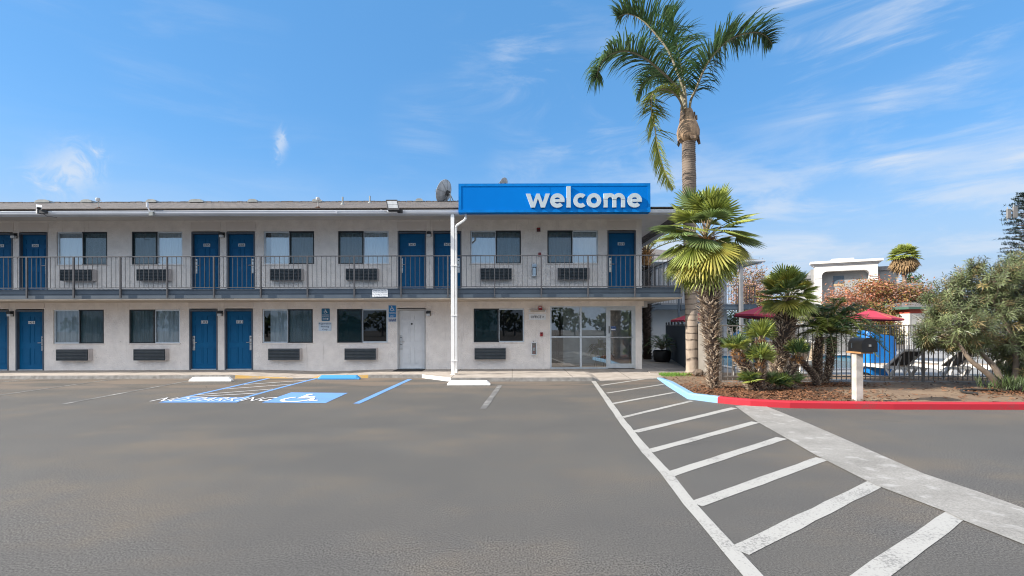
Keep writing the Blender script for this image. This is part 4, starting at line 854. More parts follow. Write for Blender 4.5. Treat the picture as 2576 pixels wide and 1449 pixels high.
def extinguisher(u0, u1, v0, v1, label, body, frame):
    p, q = at_wall(u0, v1), at_wall(u1, v0); cx = (p.x+q.x)/2; w = q.x-p.x; h = q.z-p.z; r = empty('extinguisher_cabinet', (cx, WY, p.z), label=label, category='fire extinguisher cabinet')
    b = MB(); y0 = WY-.15
    for (a, c, e, f) in ((p.x, q.x, p.z, p.z+.025), (p.x, q.x, q.z-.025, q.z), (p.x, p.x+.025, p.z+.0255, q.z-.0255), (q.x-.025, q.x, p.z+.0255, q.z-.0255)): b.box(a, c, y0, WY-.001, e, f, frame)
    b.box(p.x+.026, q.x-.026, WY-.012, WY-.002, p.z+.026, q.z-.026, 'ac_black'); b.tube([(cx-.02, y0+.05, q.z), (cx-.01, y0+.05, q.z+.05)], .01, 6, 'black_metal'); b.build('cabinet', r)
    b = MB(); c = (cx, WY-.075, p.z+.03); H = h-.1
    b.lathe(c, [(0, 0), (.048, 0), (.052, .02), (.052, H*.72), (.035, H*.82), (.015, H*.86), (.015, H*.93), (0, H*.93)], 14, body); b.box(cx-.035, cx+.02, WY-.085, WY-.065, c[2]+H*.90, c[2]+H, 'black_metal'); b.box(cx-.04, cx+.04, WY-.130, WY-.1275, c[2]+H*.35, c[2]+H*.65, 'plate_white'); b.build('extinguisher', r)
    b = MB(); b.poly([(p.x+.02, y0+.004, p.z+.02), (q.x-.02, y0+.004, p.z+.02), (q.x-.02, y0+.004, q.z-.02), (p.x+.02, y0+.004, q.z-.02)], 'glass'); b.build('cabinet_window', r)
extinguisher(1337.6, 1351.2, 664.6, 696, 'grey framed fire extinguisher cabinet on the upper balcony wall', 'plate_white', 'alu')
extinguisher(1336.2, 1350, 860.5, 892.6, 'white framed cabinet with a red fire extinguisher left of the office entrance', 'ext_red', 'plate_white')
# --- signs on the wall
def plate(name, u0, u1, v0, v1, m, label, y=WY, d=.012, rim=None):
    p, q = at_wall(u0, v1, y-d), at_wall(u1, v0, y-d); r = empty(name, ((p.x+q.x)/2, y, p.z), label=label, category='sign'); b = MB(); e = .02
    o = [(p.x+e, p.z), (q.x-e, p.z), (q.x, p.z+e), (q.x, q.z-e), (q.x-e, q.z), (p.x+e, q.z), (p.x, q.z-e), (p.x, p.z+e)]
    b.extr(o, lambda a, c, t: (a, t, c), y-d, y-.001, rim or m)
    if rim: b.box(p.x+.018, q.x-.018, y-d-.002, y-d-.0004, p.z+.018, q.z-.018, m)
    b.build('sign_plate', r); return r, p, q, y-d-.004
def rows(r, lines, p, q, yy, m, bold=.0, hf=.66):
    h = (q.z-p.z)/len(lines)
    for i, (t, wf) in enumerate(lines):
        b = MB(); b.text(t, .1, ((p.x+q.x)/2, yy, q.z-h*(i+.5)), m, bold=bold, width=(q.x-p.x)*wf, height=h*hf); b.build('lettering', r)
r, p, q, yy = plate('office_sign', 1330.4, 1373.6, 790, 804.6, 'sign_white', 'white plate reading OFFICE with an arrow beside the entrance'); rows(r, [('OFFICE >', .78)], p, q, yy, 'ink', .02, .46)
b = MB(); p, q = at_wall(1330.7, 785.2), at_wall(1373.6, 781.6); b.box(p.x, q.x, WY-.09, WY-.001, p.z, q.z+.02, 'plate_white'); b.box(p.x+.05, q.x-.05, WY-.1, WY-.0905, p.z+.01, q.z+.01, 'beige_trim')
b.build('light_bar', label='slim white light bar above the office plate', category='sign light')
r, p, q, yy = plate('accessible_entrance_sign', 809, 829.5, 776, 807.4, 'sign_teal', 'dark teal accessible entrance sign with an arrow under a wheelchair')
b = MB(); cx_, hz = (p.x+q.x)/2, q.z-p.z; f = lambda x, z: (x, yy, z)
wheelchair(b, lambda x, z: (cx_+.0+x, yy, q.z-hz*.24+z), .145, 'plate_white'); b.build('wheelchair_symbol', r); b = MB(); b.text('ACCESSIBLE', .05, (cx_, yy, p.z+hz*.48), 'plate_white', width=.25, height=.035, bold=.01); b.text('ENTRANCE', .05, (cx_, yy, p.z+hz*.335), 'plate_white', width=.23, height=.035, bold=.01)
b.build('lettering', r); b = MB(); za = p.z+hz*.16; b.poly([f(cx_-.11, za-.012), f(cx_+.07, za-.012), f(cx_+.07, za+.012), f(cx_-.11, za+.012)], 'plate_white'); b.poly([f(cx_+.06, za-.035), f(cx_+.115, za), f(cx_+.06, za+.035)], 'plate_white'); b.build('arrow', r)
r, p, q, yy = plate('registration_sign', 801.4, 833.5, 811, 833, 'pale_sign', 'pale square sign reading Registration Parking Only'); rows(r, [('Registration', .93), ('Parking', .62), ('Only', .42)], p, q, yy, 'ink_blue', .008)
r, p, q, yy = plate('parking_only_sign', 976.5, 997.5, 767, 799.9, 'sign_cyan', 'bright blue PARKING ONLY sign with a wheelchair beside the white door', rim='plate_white')
b = MB(); cx_, hz = (p.x+q.x)/2, q.z-p.z; wheelchair(b, lambda x, z: (cx_+x, yy, q.z-hz*.30+z), .17, 'plate_white'); b.build('wheelchair_symbol', r); b = MB(); b.text('PARKING', .05, (cx_, yy, p.z+hz*.38), 'plate_white', width=.235, height=.06); b.text('ONLY', .05, (cx_, yy, p.z+hz*.16), 'plate_white', width=.15, height=.07); b.build('lettering', r)
r, p, q, yy = plate('fine_sign', 976.5, 997.5, 800.2, 810.4, 'sign_navy', 'small navy MINIMUM FINE plate under the blue parking sign', rim='plate_white'); rows(r, [('MINIMUM', .72), ('FINE $250', .82)], p, q, yy, 'plate_white', .01)
r, p, q, yy = plate('notice_sign', 936.6, 975.7, 728, 747.2, 'sign_white', 'white four line notice fixed to the balcony edge', y=15.245); rows(r, [('Please Lock Your Car', .84), ('We Are Not Responsible', .95), ('For Damage To Vehicles', .95), ('Or Loss Of Contents', .82)], p, q, yy, 'ink_blue', .006)
b = MB(); x = DOORL[4]; b.box(x-.5, x+.5, 16.15, 16.80, .13, .146, 'rubber'); b.build('doormat', label='black rubber mat lying before the plain white door', category='doormat')
# --- roof equipment
def dish(name, u, v, y, rad, face, label, legs):
    c = W(u, v, y); r = empty(name, (c.x, c.y, EZ+SL*(min(y, RY)-EY)), label=label, category='satellite dish'); n = Vector(face).normalized(); a = n.cross(Vector((0, 0, 1))).normalized(); e = a.cross(n); e = e if e.z > 0 else -e
    b = MB(); V = []; K = 9; M_ = 32
    for k in range(K+1):
        q = k/K
        for i in range(M_): w = 2*math.pi*i/M_; V.append(c+(a*math.cos(w)+e*math.sin(w))*rad*q+n*(q*q*rad*.30))
    b.idx(V, [(k*M_+i, k*M_+(i+1) % M_, (k+1)*M_+(i+1) % M_, (k+1)*M_+i) for k in range(K) for i in range(M_)], 'dish_grey', True)
    rim = [V[K*M_+i] for i in range(M_)]+[V[K*M_]]; b.tube(rim, rad*.022, 5, 'dish_grey', cap=False)
    for i in range(8):                                         # ribs on the back
        w = 2*math.pi*i/8; b.tube([c+(a*math.cos(w)+e*math.sin(w))*rad*q+n*(q*q*rad*.30-.012) for q in (0.1, .4, .7, .97)], rad*.012, 4, 'vent_metal')
    b.build('reflector', r)
    f = c+n*rad*1.0
    b = MB()
    for w in (R(90), R(215), R(325)): b.tube([c+(a*math.cos(w)+e*math.sin(w))*rad*.96+n*rad*.28, f], rad*.014, 5, 'dish_grey')
    b.tube([f+n*.06, f-n*.10], rad*.05, 8, 'black_metal'); b.tube([f+e*-.03, f+n*.12-e*rad*.14, f-n*.1-e*rad*.2], rad*.012, 5, 'black_metal'); b.build('feed_arm', r)
    b = MB(); g = Vector((c.x, c.y, r.location.z)); b.tube([c-n*.05, c-n*.22, Vector((c.x-n.x*.22, c.y-n.y*.22, g.z))], rad*.055, 8, 'vent_metal'); b.ob(c-n*.08, a*rad*.16, e*rad*.2, n*.05, 'black_metal')
    b.bar(c-n*.2, (c.x+.35, c.y+.1, g.z), .03, .03, 'vent_metal'); b.bar(c-n*.2, (c.x-.3, c.y+.25, g.z), .03, .03, 'vent_metal'); b.build('mount', r); return r
dish('satellite_dish', 1124.5, 485, 22.4, .58, (-.86, .40, .36), 'large weathered grey satellite dish left of the welcome sign', 3)
dish('satellite_dish', 1271, 464, 22.4, .30, (-.75, .5, .4), 'top of a grey satellite dish peeping over the welcome sign', 3)
def small_antenna(u, v, label):
    c = W(u, v, 15.55); zr = EZ+SL*.5; r = empty('roof_antenna', (c.x, 15.55, zr), label=label, category='antenna', group='small antennas on the roof edge')
    b = MB(); b.tube([(c.x, 15.55, zr+.02), (c.x, 15.55, c.z-.03)], .012, 6, 'vent_metal'); b.bar((c.x-.13, 15.45, zr+.01), (c.x, 15.55, zr+.09), .05, .02, 'rust'); b.bar((c.x+.05, 15.68, zr+.05), (c.x, 15.55, zr+.11), .05, .02, 'rust'); b.build('mast', r)
    b = MB(); b.lathe((c.x, 15.53, c.z-.06), [(0, 0), (.05, .005), (.062, .03), (.062, .09), (.05, .115), (0, .12)], 12, 'dish_grey'); b.bar((c.x, 15.53, c.z), (c.x+.15, 15.5, c.z-.06), .02, .02, 'dish_grey'); b.build('antenna_head', r)
small_antenna(248.5, 502.5, 'small grey antenna on a mast above door 205, further left'); small_antenna(801, 501, 'small grey antenna on a rusty mast right of the middle of the roof')
def light_arm():
    p = W(376, 523, 14.9); r = empty('gutter_lamp_arm', (p.x, 14.95, 5.3), label='slim pale lamp arm clipped to the gutter above the second window', category='lamp arm')
    b = MB(); b.tube([p+Vector((-.06, 0, .17)), p+Vector((-.055, 0, .02))], .035, 10, 'gutter'); b.tube([p+Vector((-.055, 0, .03)), p+Vector((.0, 0, -.07)), p+Vector((.03, .02, -.14))], .016, 8, 'gutter'); b.build('arm', r)
    b = MB(); q = p+Vector((.05, .03, -.17)); b.box(q.x-.06, q.x+.06, q.y-.03, q.y+.06, q.z-.07, q.z+.05, 'vent_metal'); b.bar(q, q+Vector((.09, 0, .06)), .03, .03, 'vent_metal'); b.build('bracket', r)
light_arm()
def cctv():
    p = W(99, 522, 14.85); r = empty('security_camera', (p.x, 14.97, 5.3), label='white and black security camera on the gutter at the far left', category='security camera')
    b = MB(); d = Vector((.62, -.60, -.33)).normalized(); a = d.cross(Vector((0, 0, 1))).normalized(); e = a.cross(d)
    b.ob(p, d*.16, a*.055, e*.045, 'white_metal'); b.ob(p+e*.052+d*.03, d*.18, a*.065, e*.006, 'white_metal'); b.build('camera_body', r)
    b = MB(); b.tube([p+d*.158, p+d*.175], .045, 14, 'black_metal'); b.build('lens', r)
    b = MB(); q = p+Vector((.06, .05, -.12)); b.box(q.x-.12, q.x+.12, q.y-.04, q.y+.05, q.z-.055, q.z+.055, 'black_metal'); b.box(q.x-.16, q.x-.122, q.y-.05, q.y+.06, q.z-.07, q.z+.07, 'white_metal'); b.bar(q, p, .04, .04, 'white_metal')
    b.tube([p-d*.16, p-d*.24-e*.05, p-d*.2-e*.16, q+Vector((-.12, 0, 0))], .008, 5, 'black_metal'); b.tube([q+Vector((.02, 0, -.06)), q+Vector((.12, .02, -.14)), q+Vector((.36, .1, -.16))], .009, 5, 'black_metal'); b.build('mount', r)
cctv()
def flood():
    q = W(1003, 531, 14.9); r = empty('floodlight', (q.x, 14.95, 5.28), label='black square floodlight tilted up on the gutter left of the sign', category='floodlight')
    c = W(989, 516.5, 14.72); a = Vector((1, 0, 0)); e = Vector((-.26, .30, .95)).normalized(); n = a.cross(e).normalized(); n = n if n.y < 0 else -n
    b = MB(); b.ob(c, a*.18, e*.19, n*.02, 'black_metal'); b.ob(c-e*.17+n*.0, a*.18, e*.035, n*.06, 'black_metal')
    for k in (-1, 1): b.ob(c+a*k*.17+n*.022, a*.012, e*.19, n*.006, 'black_metal'); b.ob(c+e*k*.18+n*.022, a*.157, e*.012, n*.006, 'black_metal')
    for k in range(6): b.ob(c-n*.035+a*(-.15+.06*k), a*.004, e*.15, n*.02, 'black_metal')
    b.build('lamp_head', r)
    b = MB(); b.ob(c+e*.02+n*.0215, a*.155, e*.13, n*.001, 'dish_grey'); b.ob(c+e*.02+n*.0235, a*.155, e*.003, n*.001, 'black_metal'); b.build('solar_panel', r)  # grey face is the floodlight's solar panel
    b = MB(); b.box(q.x-.02, q.x+.13, q.y-.06, q.y+.055, q.z-.055, q.z+.045, 'black_metal'); b.bar(q, c-e*.18, .06, .04, 'black_metal'); b.box(q.x-.36, q.x-.2, q.y-.0, q.y+.055, q.z-.04, q.z+.02, 'gutter'); b.tube([Vector((q.x-.36, q.y+.02, q.z)), Vector((q.x-.55, q.y+.1, q.z+.06)), Vector((q.x-.75, 15.3, EZ+.12)), Vector((q.x-1.4, 15.5, EZ+.16))], .01, 5, 'black_metal'); b.build('bracket', r)
flood()
# --- wheel stops
def wheel_stop(x0, x1, y, m, label, rot=0.0):
    b = MB(); cx_ = (x0+x1)/2; w = (x1-x0)/2; h = .125; prof = [(-.085, .0), (-.08, .05), (-.05, h), (.05, h), (.08, .05), (.085, .0)]
    L_ = [(-w, -w+.05), (-w+.11, None)]; V = []
    for sx, tz in ((-w, .35), (-w+.10, 1), (w-.10, 1), (w, .35)):
        for (a, c) in prof: V.append((cx_+sx, y+.09+a, c*tz+.006))
    n = len(prof); b.idx(V, [(i*n+k, i*n+k+1, (i+1)*n+k+1, (i+1)*n+k) for i in range(3) for k in range(n-1)], m)
    b.poly(V[:n], m); b.poly(V[-n:][::-1], m)
    r = b.build('wheel_stop', at=(cx_, y+.09, 0), label=label, category='wheel stop', group='concrete wheel stops at the bay ends'); r.rotation_euler.z = rot
    return r
wheel_stop(-9.89, -8.60, 14.33, 'white_curb', 'white painted concrete wheel stop left of the blue accessible bay'); wheel_stop(-6.13, -4.82, 14.77, 'blue_curb', 'blue painted concrete wheel stop of the accessible bay'); wheel_stop(-1.83, -.62, 13.2, 'white_curb', 'white painted concrete wheel stop near the white post')
for o in scene.objects:
    if o.name.startswith('wheel_stop') and 'blue painted' in o['label']:
        o.data.materials[0] = MT['tarp_blue'] if 'tarp_blue' in MT else paintm('stop_blue', (0.05, 0.30, 0.62), 0.04, (.3, .3, .3)) or MT['stop_blue']
    elif o.name.startswith('wheel_stop'):
        if 'stop_white' not in MT: paintm('stop_white', (0.84, 0.83, 0.80), 0.0, (.5, .48, .45))
        o.data.materials[0] = MT['stop_white']
# --- plant in the lobby
def lobby_plant():
    p = W(1509, 890, 17.55); x, y = p.x, 17.55; r = empty('plant_stand', (x, y, .132), label='thin black metal plant stand inside the office window', category='plant stand')
    b = MB()
    for k in range(4): a = k*math.pi/2+.4; b.tube([(x+.24*math.cos(a), y+.24*math.sin(a), .135), (x+.19*math.cos(a), y+.19*math.sin(a), .45), (x+.22*math.cos(a), y+.22*math.sin(a), .62)], .011, 6, 'black_metal')
    b.tube([(x+.21*math.cos(i*R(15)), y+.21*math.sin(i*R(15)), .60) for i in range(25)], .012, 6, 'black_metal', cap=False); b.build('stand', r)
    r = empty('potted_plant', (x, y, .61), label='dark leafy potted plant on the stand in the office', category='plant')
    b = MB(); b.lathe((x, y, .61), [(0, 0), (.15, 0), (.21, .24), (.20, .25), (0, .22)], 18, 'pot_white'); b.build('pot', r)
    b = MB(); rr = random.Random(5)
    for i in range(46):
        a = rr.uniform(0, 6.28); L_ = rr.uniform(.45, .85); up = rr.uniform(.2, .75); d = Vector((math.cos(a), math.sin(a)*.6, 0)); s_ = Vector((-d.y, d.x, 0)).normalized()*rr.uniform(.05, .09); c = Vector((x, y, .84)); Q = []
        for t in (0, .35, .7, 1): Q.append(c+d*L_*t*.8+Vector((0, 0, up*t-.85*L_*t*t)))
        w = (.15, 1, .8, .05)
        for k in range(3): b.poly([Q[k]-s_*w[k], Q[k+1]-s_*w[k+1], Q[k+1]+s_*w[k+1], Q[k]+s_*w[k]], 'palm_dark')
    b.build('foliage', r)
lobby_plant()
b = MB(); x0 = 1.15; b.box(x0, 1.9, 19.6, 20.2, .132, 1.1, 'bark'); b.box(x0-.05, 1.95, 19.55, 20.25, 1.101, 1.15, 'tan'); b.box(x0+.0, 1.9, 19.58, 19.599, .3, .95, 'brown_void'); b.build('counter', label='dark wooden counter deep inside the office', category='counter')

# ================================================================== FAR WING OF THE MOTEL
WG = Vector((9, 28.6, 0)); wing = empty('motel_wing', WG, label='rear two storey motel wing with pale walls, slate balcony and stair', category='motel wing')
b = MB(); b.box(4.8, 13.1, 28.6, 36, 0, 5.4, 'wing_wall'); b.build('wall', wing)
b = MB(); ex, ey, ez = 14.3, 26.75, 5.40; ry = 33.0; rz = ez+.3*(ry-ey); rx = ex-(ry-ey); by = 2*ry-ey
b.poly([(4.8, ey, ez), (ex, ey, ez), (rx, ry, rz), (4.8, ry, rz)], 'shingle'); b.poly([(ex, ey, ez), (ex, by, ez), (rx, ry, rz)], 'shingle'); b.poly([(4.8, by, ez), (4.8, ry, rz), (rx, ry, rz), (ex, by, ez)], 'shingle')
b.box(4.8, ex-.02, ey+.02, ey+.06, 5.24, ez-.015, 'gutter'); b.box(ex-.06, ex-.02, ey+.06, by, 5.24, ez-.015, 'gutter'); b.poly([(4.8, ey+.05, 5.3), (4.8, 28.7, 5.3), (ex-.05, 28.7, 5.3), (ex-.05, ey+.05, 5.3)], 'soffit'); b.poly([(13.1, 28.7, 5.3), (13.1, by, 5.3), (ex-.05, by, 5.3), (ex-.05, 28.7, 5.3)], 'soffit'); b.build('roof', wing)
b = MB(); b.extr([(26.62, 5.39), (26.62, 5.31), (26.68, 5.26), (26.74, 5.26), (26.74, 5.39)], lambda a, c, t: (t, a, c), 4.8, ex+.1, 'gutter'); b.build('gutter', wing)
b = MB(); b.box(5.6, 14.1, 27.05, 28.6, 2.62, 2.9, 'slate_paint'); b.box(5.6, 14.12, 27.0, 27.049, 2.60, 2.87, 'slate_paint'); b.build('balcony_deck', wing)
b = MB(); b.box(5.6, 14.1, 26.93, 26.97, 3.94, 3.97, 'rail_paint'); b.box(5.6, 14.1, 26.94, 26.96, 2.94, 2.965, 'rail_paint'); x = 5.7
while x < 14.1: b.box(x-.008, x+.008, 26.942, 26.958, 2.966, 3.939, 'rail_paint'); x += .15
b.box(14.06, 14.1, 26.98, 29.5, 3.94, 3.97, 'rail_paint'); y = 27.1
while y < 29.5: b.box(14.072, 14.088, y-.008, y+.008, 2.9, 3.939, 'rail_paint'); y += .15
rl = b.build('railing', wing)
for x in (6.3, 8.0, 9.7, 11.4, 13.0): b = MB(); b.box(x-.02, x+.02, 26.88, 26.929, 2.5, 3.97, 'rail_paint'); b.build('post', rl)
b = MB(); p = W(1864.5, 700, 26.85); b.box(p.x-.09, p.x+.09, 26.76, 26.87, 0, 5.3, 'hotel_dark'); b.build('support_post', wing)  # post in shade: the shade is put into its dark grey colour
b = MB()                                             # outside stair with a tall picket screen
sy = 24.0; A = W(1632, 684, sy); B = W(1706, 650, sy); C = W(1706, 722, sy); D = W(1632, 722, sy)
b.bar(A, B, .06, .10, 'slate_paint'); b.bar(D, C, .06, .16, 'slate_paint'); n = 26
for i in range(n+1):
    t = i/n; b.box(A.x+(B.x-A.x)*t-.012, A.x+(B.x-A.x)*t+.012, sy-.01, sy+.01, D.z, A.z+(B.z-A.z)*t, 'gutter' if i % 9 else 'slate_paint')
for k in range(9): b.box(A.x+(B.x-A.x)*k/9, A.x+(B.x-A.x)*(k+1)/9, sy+.1, sy+1.1, D.z-1.4+.17*k, D.z-1.36+.17*k, 'slate_paint')
b.box(B.x, B.x+.08, sy-.02, sy+.06, 0, B.z, 'slate_paint'); b.box(A.x-.08, A.x, sy-.02, sy+.06, 0, A.z, 'slate_paint'); b.build('stair', wing)

# ================================================================== FENCES AND POOL FURNITURE
def picket_fence(name, pts, h, z0, sp, label, post_every=2.2, m='fence_paint', pr=.009, group=None, ph=0.0):
    base = pts[0]; r = empty(name, (base.x, base.y, z0), label=label, category='fence'); pk, rl = MB(), MB(); ps = []
    for a, c in zip(pts, pts[1:]):
        d = c-a; n = max(1, int(d.length/sp))
        A, C = Vector((a.x, a.y, 0)), Vector((c.x, c.y, 0)); t = (C-A).normalized(); s_ = Vector((-t.y, t.x, 0))
        for i in range(n):
            p = A.lerp(C, (i+.5)/n); pk.ob(p+Vector((0, 0, z0+h/2)), t*pr, s_*pr, Vector((0, 0, h/2)), m)
        for zz in (z0+h, z0+.10): rl.ob((A+C)/2+Vector((0, 0, zz)), (C-A)/2, s_*.016, Vector((0, 0, .016)), m)
        k = max(1, round(d.length/post_every)); ps += [A.lerp(C, i/k) for i in range(k+1)]
    pk.build('pickets', r); rl.build('rails', r)
    for p in ps:
        b = MB(); b.box(p.x-.028, p.x+.028, p.y-.028, p.y+.028, z0-.12, z0+h+.03+ph, m); b.build('post', r)
    return r
FB2, FC2 = Vector((5.87, 13.2, 0)), Vector((19.5, 12.5, 0))
picket_fence('pool_fence', [FB2, FC2], 1.52, .14, .128, 'brown metal picket fence in front of the swimming pool', 2.62)
b = MB(); t = (FC2-FB2).normalized(); s_ = Vector((-t.y, t.x, 0)); b.ob((FB2+FC2)/2+Vector((0, 0, .05)), (FC2-FB2)/2, s_*.09, Vector((0, 0, .05)), 'curb_face'); b.build('fence_kerb', kind=S, label='low grey concrete kerb under the pool fence', category='kerb')
r = picket_fence('side_gate', [Vector((6.36, 17.1, 0)), Vector((5.90, 13.45, 0))], 1.62, .10, .085, 'sunlit beige gate fence between the tall palm and the pool fence', 1.2, 'gate_paint', .028)
r = empty('screen_fence', (FA.x, FA.y, .1), label='dark screened fence with round finials beside the shaded walkway', category='fence')
b = MB(); t = (FD-FA).normalized(); s_ = Vector((-t.y, t.x, 0)); b.ob((FA+FD)/2+Vector((0, 0, .88)), (FD-FA)/2, s_*.012, Vector((0, 0, .78)), 'screen_mesh'); b.build('screen_panel', r)
b = MB(); b.ob((FA+FD)/2+Vector((0, 0, 1.69)), (FD-FA)/2, s_*.022, Vector((0, 0, .02)), 'black_metal')
for i in range(18):
    p = FA.lerp(FD, i/17)-s_*.03
    b.box(p.x-.012, p.x+.012, p.y-.012, p.y+.012, .1, 1.73, 'black_metal')
b.build('rails', r)
for i in range(7):
    p = FA.lerp(FD, i/6)-s_*.03; b = MB(); b.box(p.x-.03, p.x+.03, p.y-.03, p.y+.03, .1, 1.75, 'black_metal'); b.lathe((p.x, p.y, 1.751), [(0, 0), (.035, .005), (.05, .05), (.035, .095), (0, .1)], 10, 'black_metal'); b.build('post', r)
picket_fence('far_pool_fence', [Vector((20.3, 28.5, 0)), Vector((44, 28.0, 0))], 1.55, .1, .14, 'dark picket fence along the far side of the pool', 2.6, 'black_metal', .012)
def slat_fence():
    r = empty('slat_fence', (15.6, 27.4, .09), label='grey vertical slat fence behind the date palm', category='fence'); x0, x1 = 15.6, 20.3
    b = MB(); x = x0
    while x < x1: b.box(x, x+.10, 27.4, 27.42, .12, 1.72, 'fence_grey'); x += .125
    b.build('slats', r); b = MB(); b.box(x0, x1, 27.425, 27.46, .3, .38, 'fence_grey'); b.box(x0, x1, 27.425, 27.46, 1.4, 1.48, 'fence_grey'); b.build('rails', r)
    for x in (x0, 17.2, 18.8, x1): b = MB(); b.box(x-.04, x+.04, 27.465, 27.54, .0, 1.76, 'fence_grey'); b.build('post', r)
slat_fence()
def low_white_fence():
    p = W(2278, 850, 26); r = empty('white_picket_fence', (p.x, 26, .09), label='small white picket fence seen behind the grey loungers', category='fence'); b = MB(); x = p.x
    while x < p.x+1.8: b.box(x, x+.05, 26, 26.02, .12, 1.05, 'white_frame'); x += .13
    b.build('pickets', r); b = MB(); b.box(p.x, p.x+1.8, 26.025, 26.05, .9, .95, 'white_frame'); b.box(p.x, p.x+1.8, 26.025, 26.05, .25, .30, 'white_frame'); b.build('rails', r)
low_white_fence()
# planter wall
b = MB(); p = W(1930, 870, 26.2); b.box(p.x-.5, p.x+3.2, 26.2, 26.5, .09, .75, 'tan'); b.box(p.x-.55, p.x+3.25, 26.15, 26.55, .751, .82, 'curb_face'); b.build('low_wall', label='low tan wall beyond the pool behind the fan palms', category='wall')
def umbrella(u, v_edge, y, rad, rise, label, tilt=(0, 0)):
    e = W(u, v_edge, y); x = e.x; r = empty('patio_umbrella', (x, y, .09), label=label, category='umbrella', group='red umbrellas around the pool'); n = 8; q = Matrix.Rotation(tilt[0], 3, 'X') @ Matrix.Rotation(tilt[1], 3, 'Y')
    f = lambda r_, a, z: Vector((x, y, e.z))+q @ Vector((r_*math.cos(a), r_*math.sin(a), z))
    b = MB(); K = 5
    for i in range(n):
        a0, a1 = 2*math.pi*i/n, 2*math.pi*(i+1)/n
        for k in range(K):
            t0, t1 = k/K, (k+1)/K; z = lambda t: rise*(1-t)**1.12
            b.poly([f(rad*t0, a0, z(t0)), f(rad*t1, a0, z(t1)), f(rad*t1, a1, z(t1)), f(rad*t0, a1, z(t0))][(1 if k == 0 else 0):], 'canopy_red')
        b.poly([f(rad, a0, 0), f(rad, a1, 0), f(rad*.995, a1, -.07), f(rad*.995, a0, -.07)], 'canopy_red')
    b.lathe(f(0, 0, rise-.02), [(.16, 0), (.05, .07), (.0, .09)], 8, 'canopy_red'); b.build('canopy', r)
    b = MB(); b.tube([(x, y, .1), f(0, 0, rise+.1)], .022, 8, 'wood'); b.build('pole', r)
    b = MB(); b.lathe((x, y, .092), [(.26, 0), (.26, .05), (.06, .08), (.05, .25)], 16, 'black_metal'); b.build('base', r)
    rb = MB()
    for i in range(n): a = 2*math.pi*i/n; rb.bar(f(.02, a, rise*.9), f(rad*.98, a, .01), .015, .02, 'wood')
    rb.build('ribs', r)
umbrella(1747, 805.5, 22, 1.12, .40, 'dark red umbrella in the shade behind the tall palm trunk'); umbrella(1921, 796.5, 19, 1.16, .48, 'coral red umbrella half hidden by the middle fan palm', (0, .10)); umbrella(2190, 801, 21, 1.18, .40, 'pinkish red umbrella on a wooden pole at the right of the pool', (0, .05))
# pool lift under a blue cover
def cover():
    c = Vector((11.55, 14.95, .09)); r = empty('covered_pool_lift', c, label='pool lift wrapped in a bright blue tarpaulin', category='pool lift'); b = MB(); n, K = 44, 14; V = []
    for k in range(K+1):
        t = k/K
        for i in range(n):
            a = 2*math.pi*i/n; w = .50+.05*math.sin(t*3); d = .34
            if math.cos(a) < 0 and t > .55: w *= 1-.22*(t-.55)/.45
            fold = 1+.05*math.sin(a*9+2*math.sin(a*2))*(1-.55*t)
            x = w*fold*(abs(math.cos(a))**.6)*(1 if math.cos(a) > 0 else -1); y = d*fold*(abs(math.sin(a))**.6)*(1 if math.sin(a) > 0 else -1)
            z = 1.26*t-(.10*max(0, math.cos(a))*t)+.07*math.sin(a*2+1)*(1-t)+(.16*max(0, -math.cos(a)-.2)*t)
            if t < .3: x *= .86+.47*t; y *= .86+.47*t
            V.append(c+Vector((x, y, z+.02)))
    b.idx(V, [(k*n+i, k*n+(i+1) % n, (k+1)*n+(i+1) % n, (k+1)*n+i) for k in range(K) for i in range(n)], 'tarp', True)
    top = c+Vector((-.02, 0, 1.30)); b.idx([top]+V[-n:], [(0, 1+i, 1+(i+1) % n) for i in range(n)], 'tarp', True); b.build('cover', r)
    b = MB(); b.tube([c+Vector((.52, .1, 1.2)), c+Vector((.66, .1, 1.05)), c+Vector((.68, .1, .4)), c+Vector((.6, .1, .02))], .018, 8, 'resin_white'); b.build('grab_rail', r)
    b = MB(); b.box(c.x-.36, c.x+.40, c.y-.2, c.y+.2, c.z, c.z+.06, 'black_metal'); b.build('base', r)
cover()
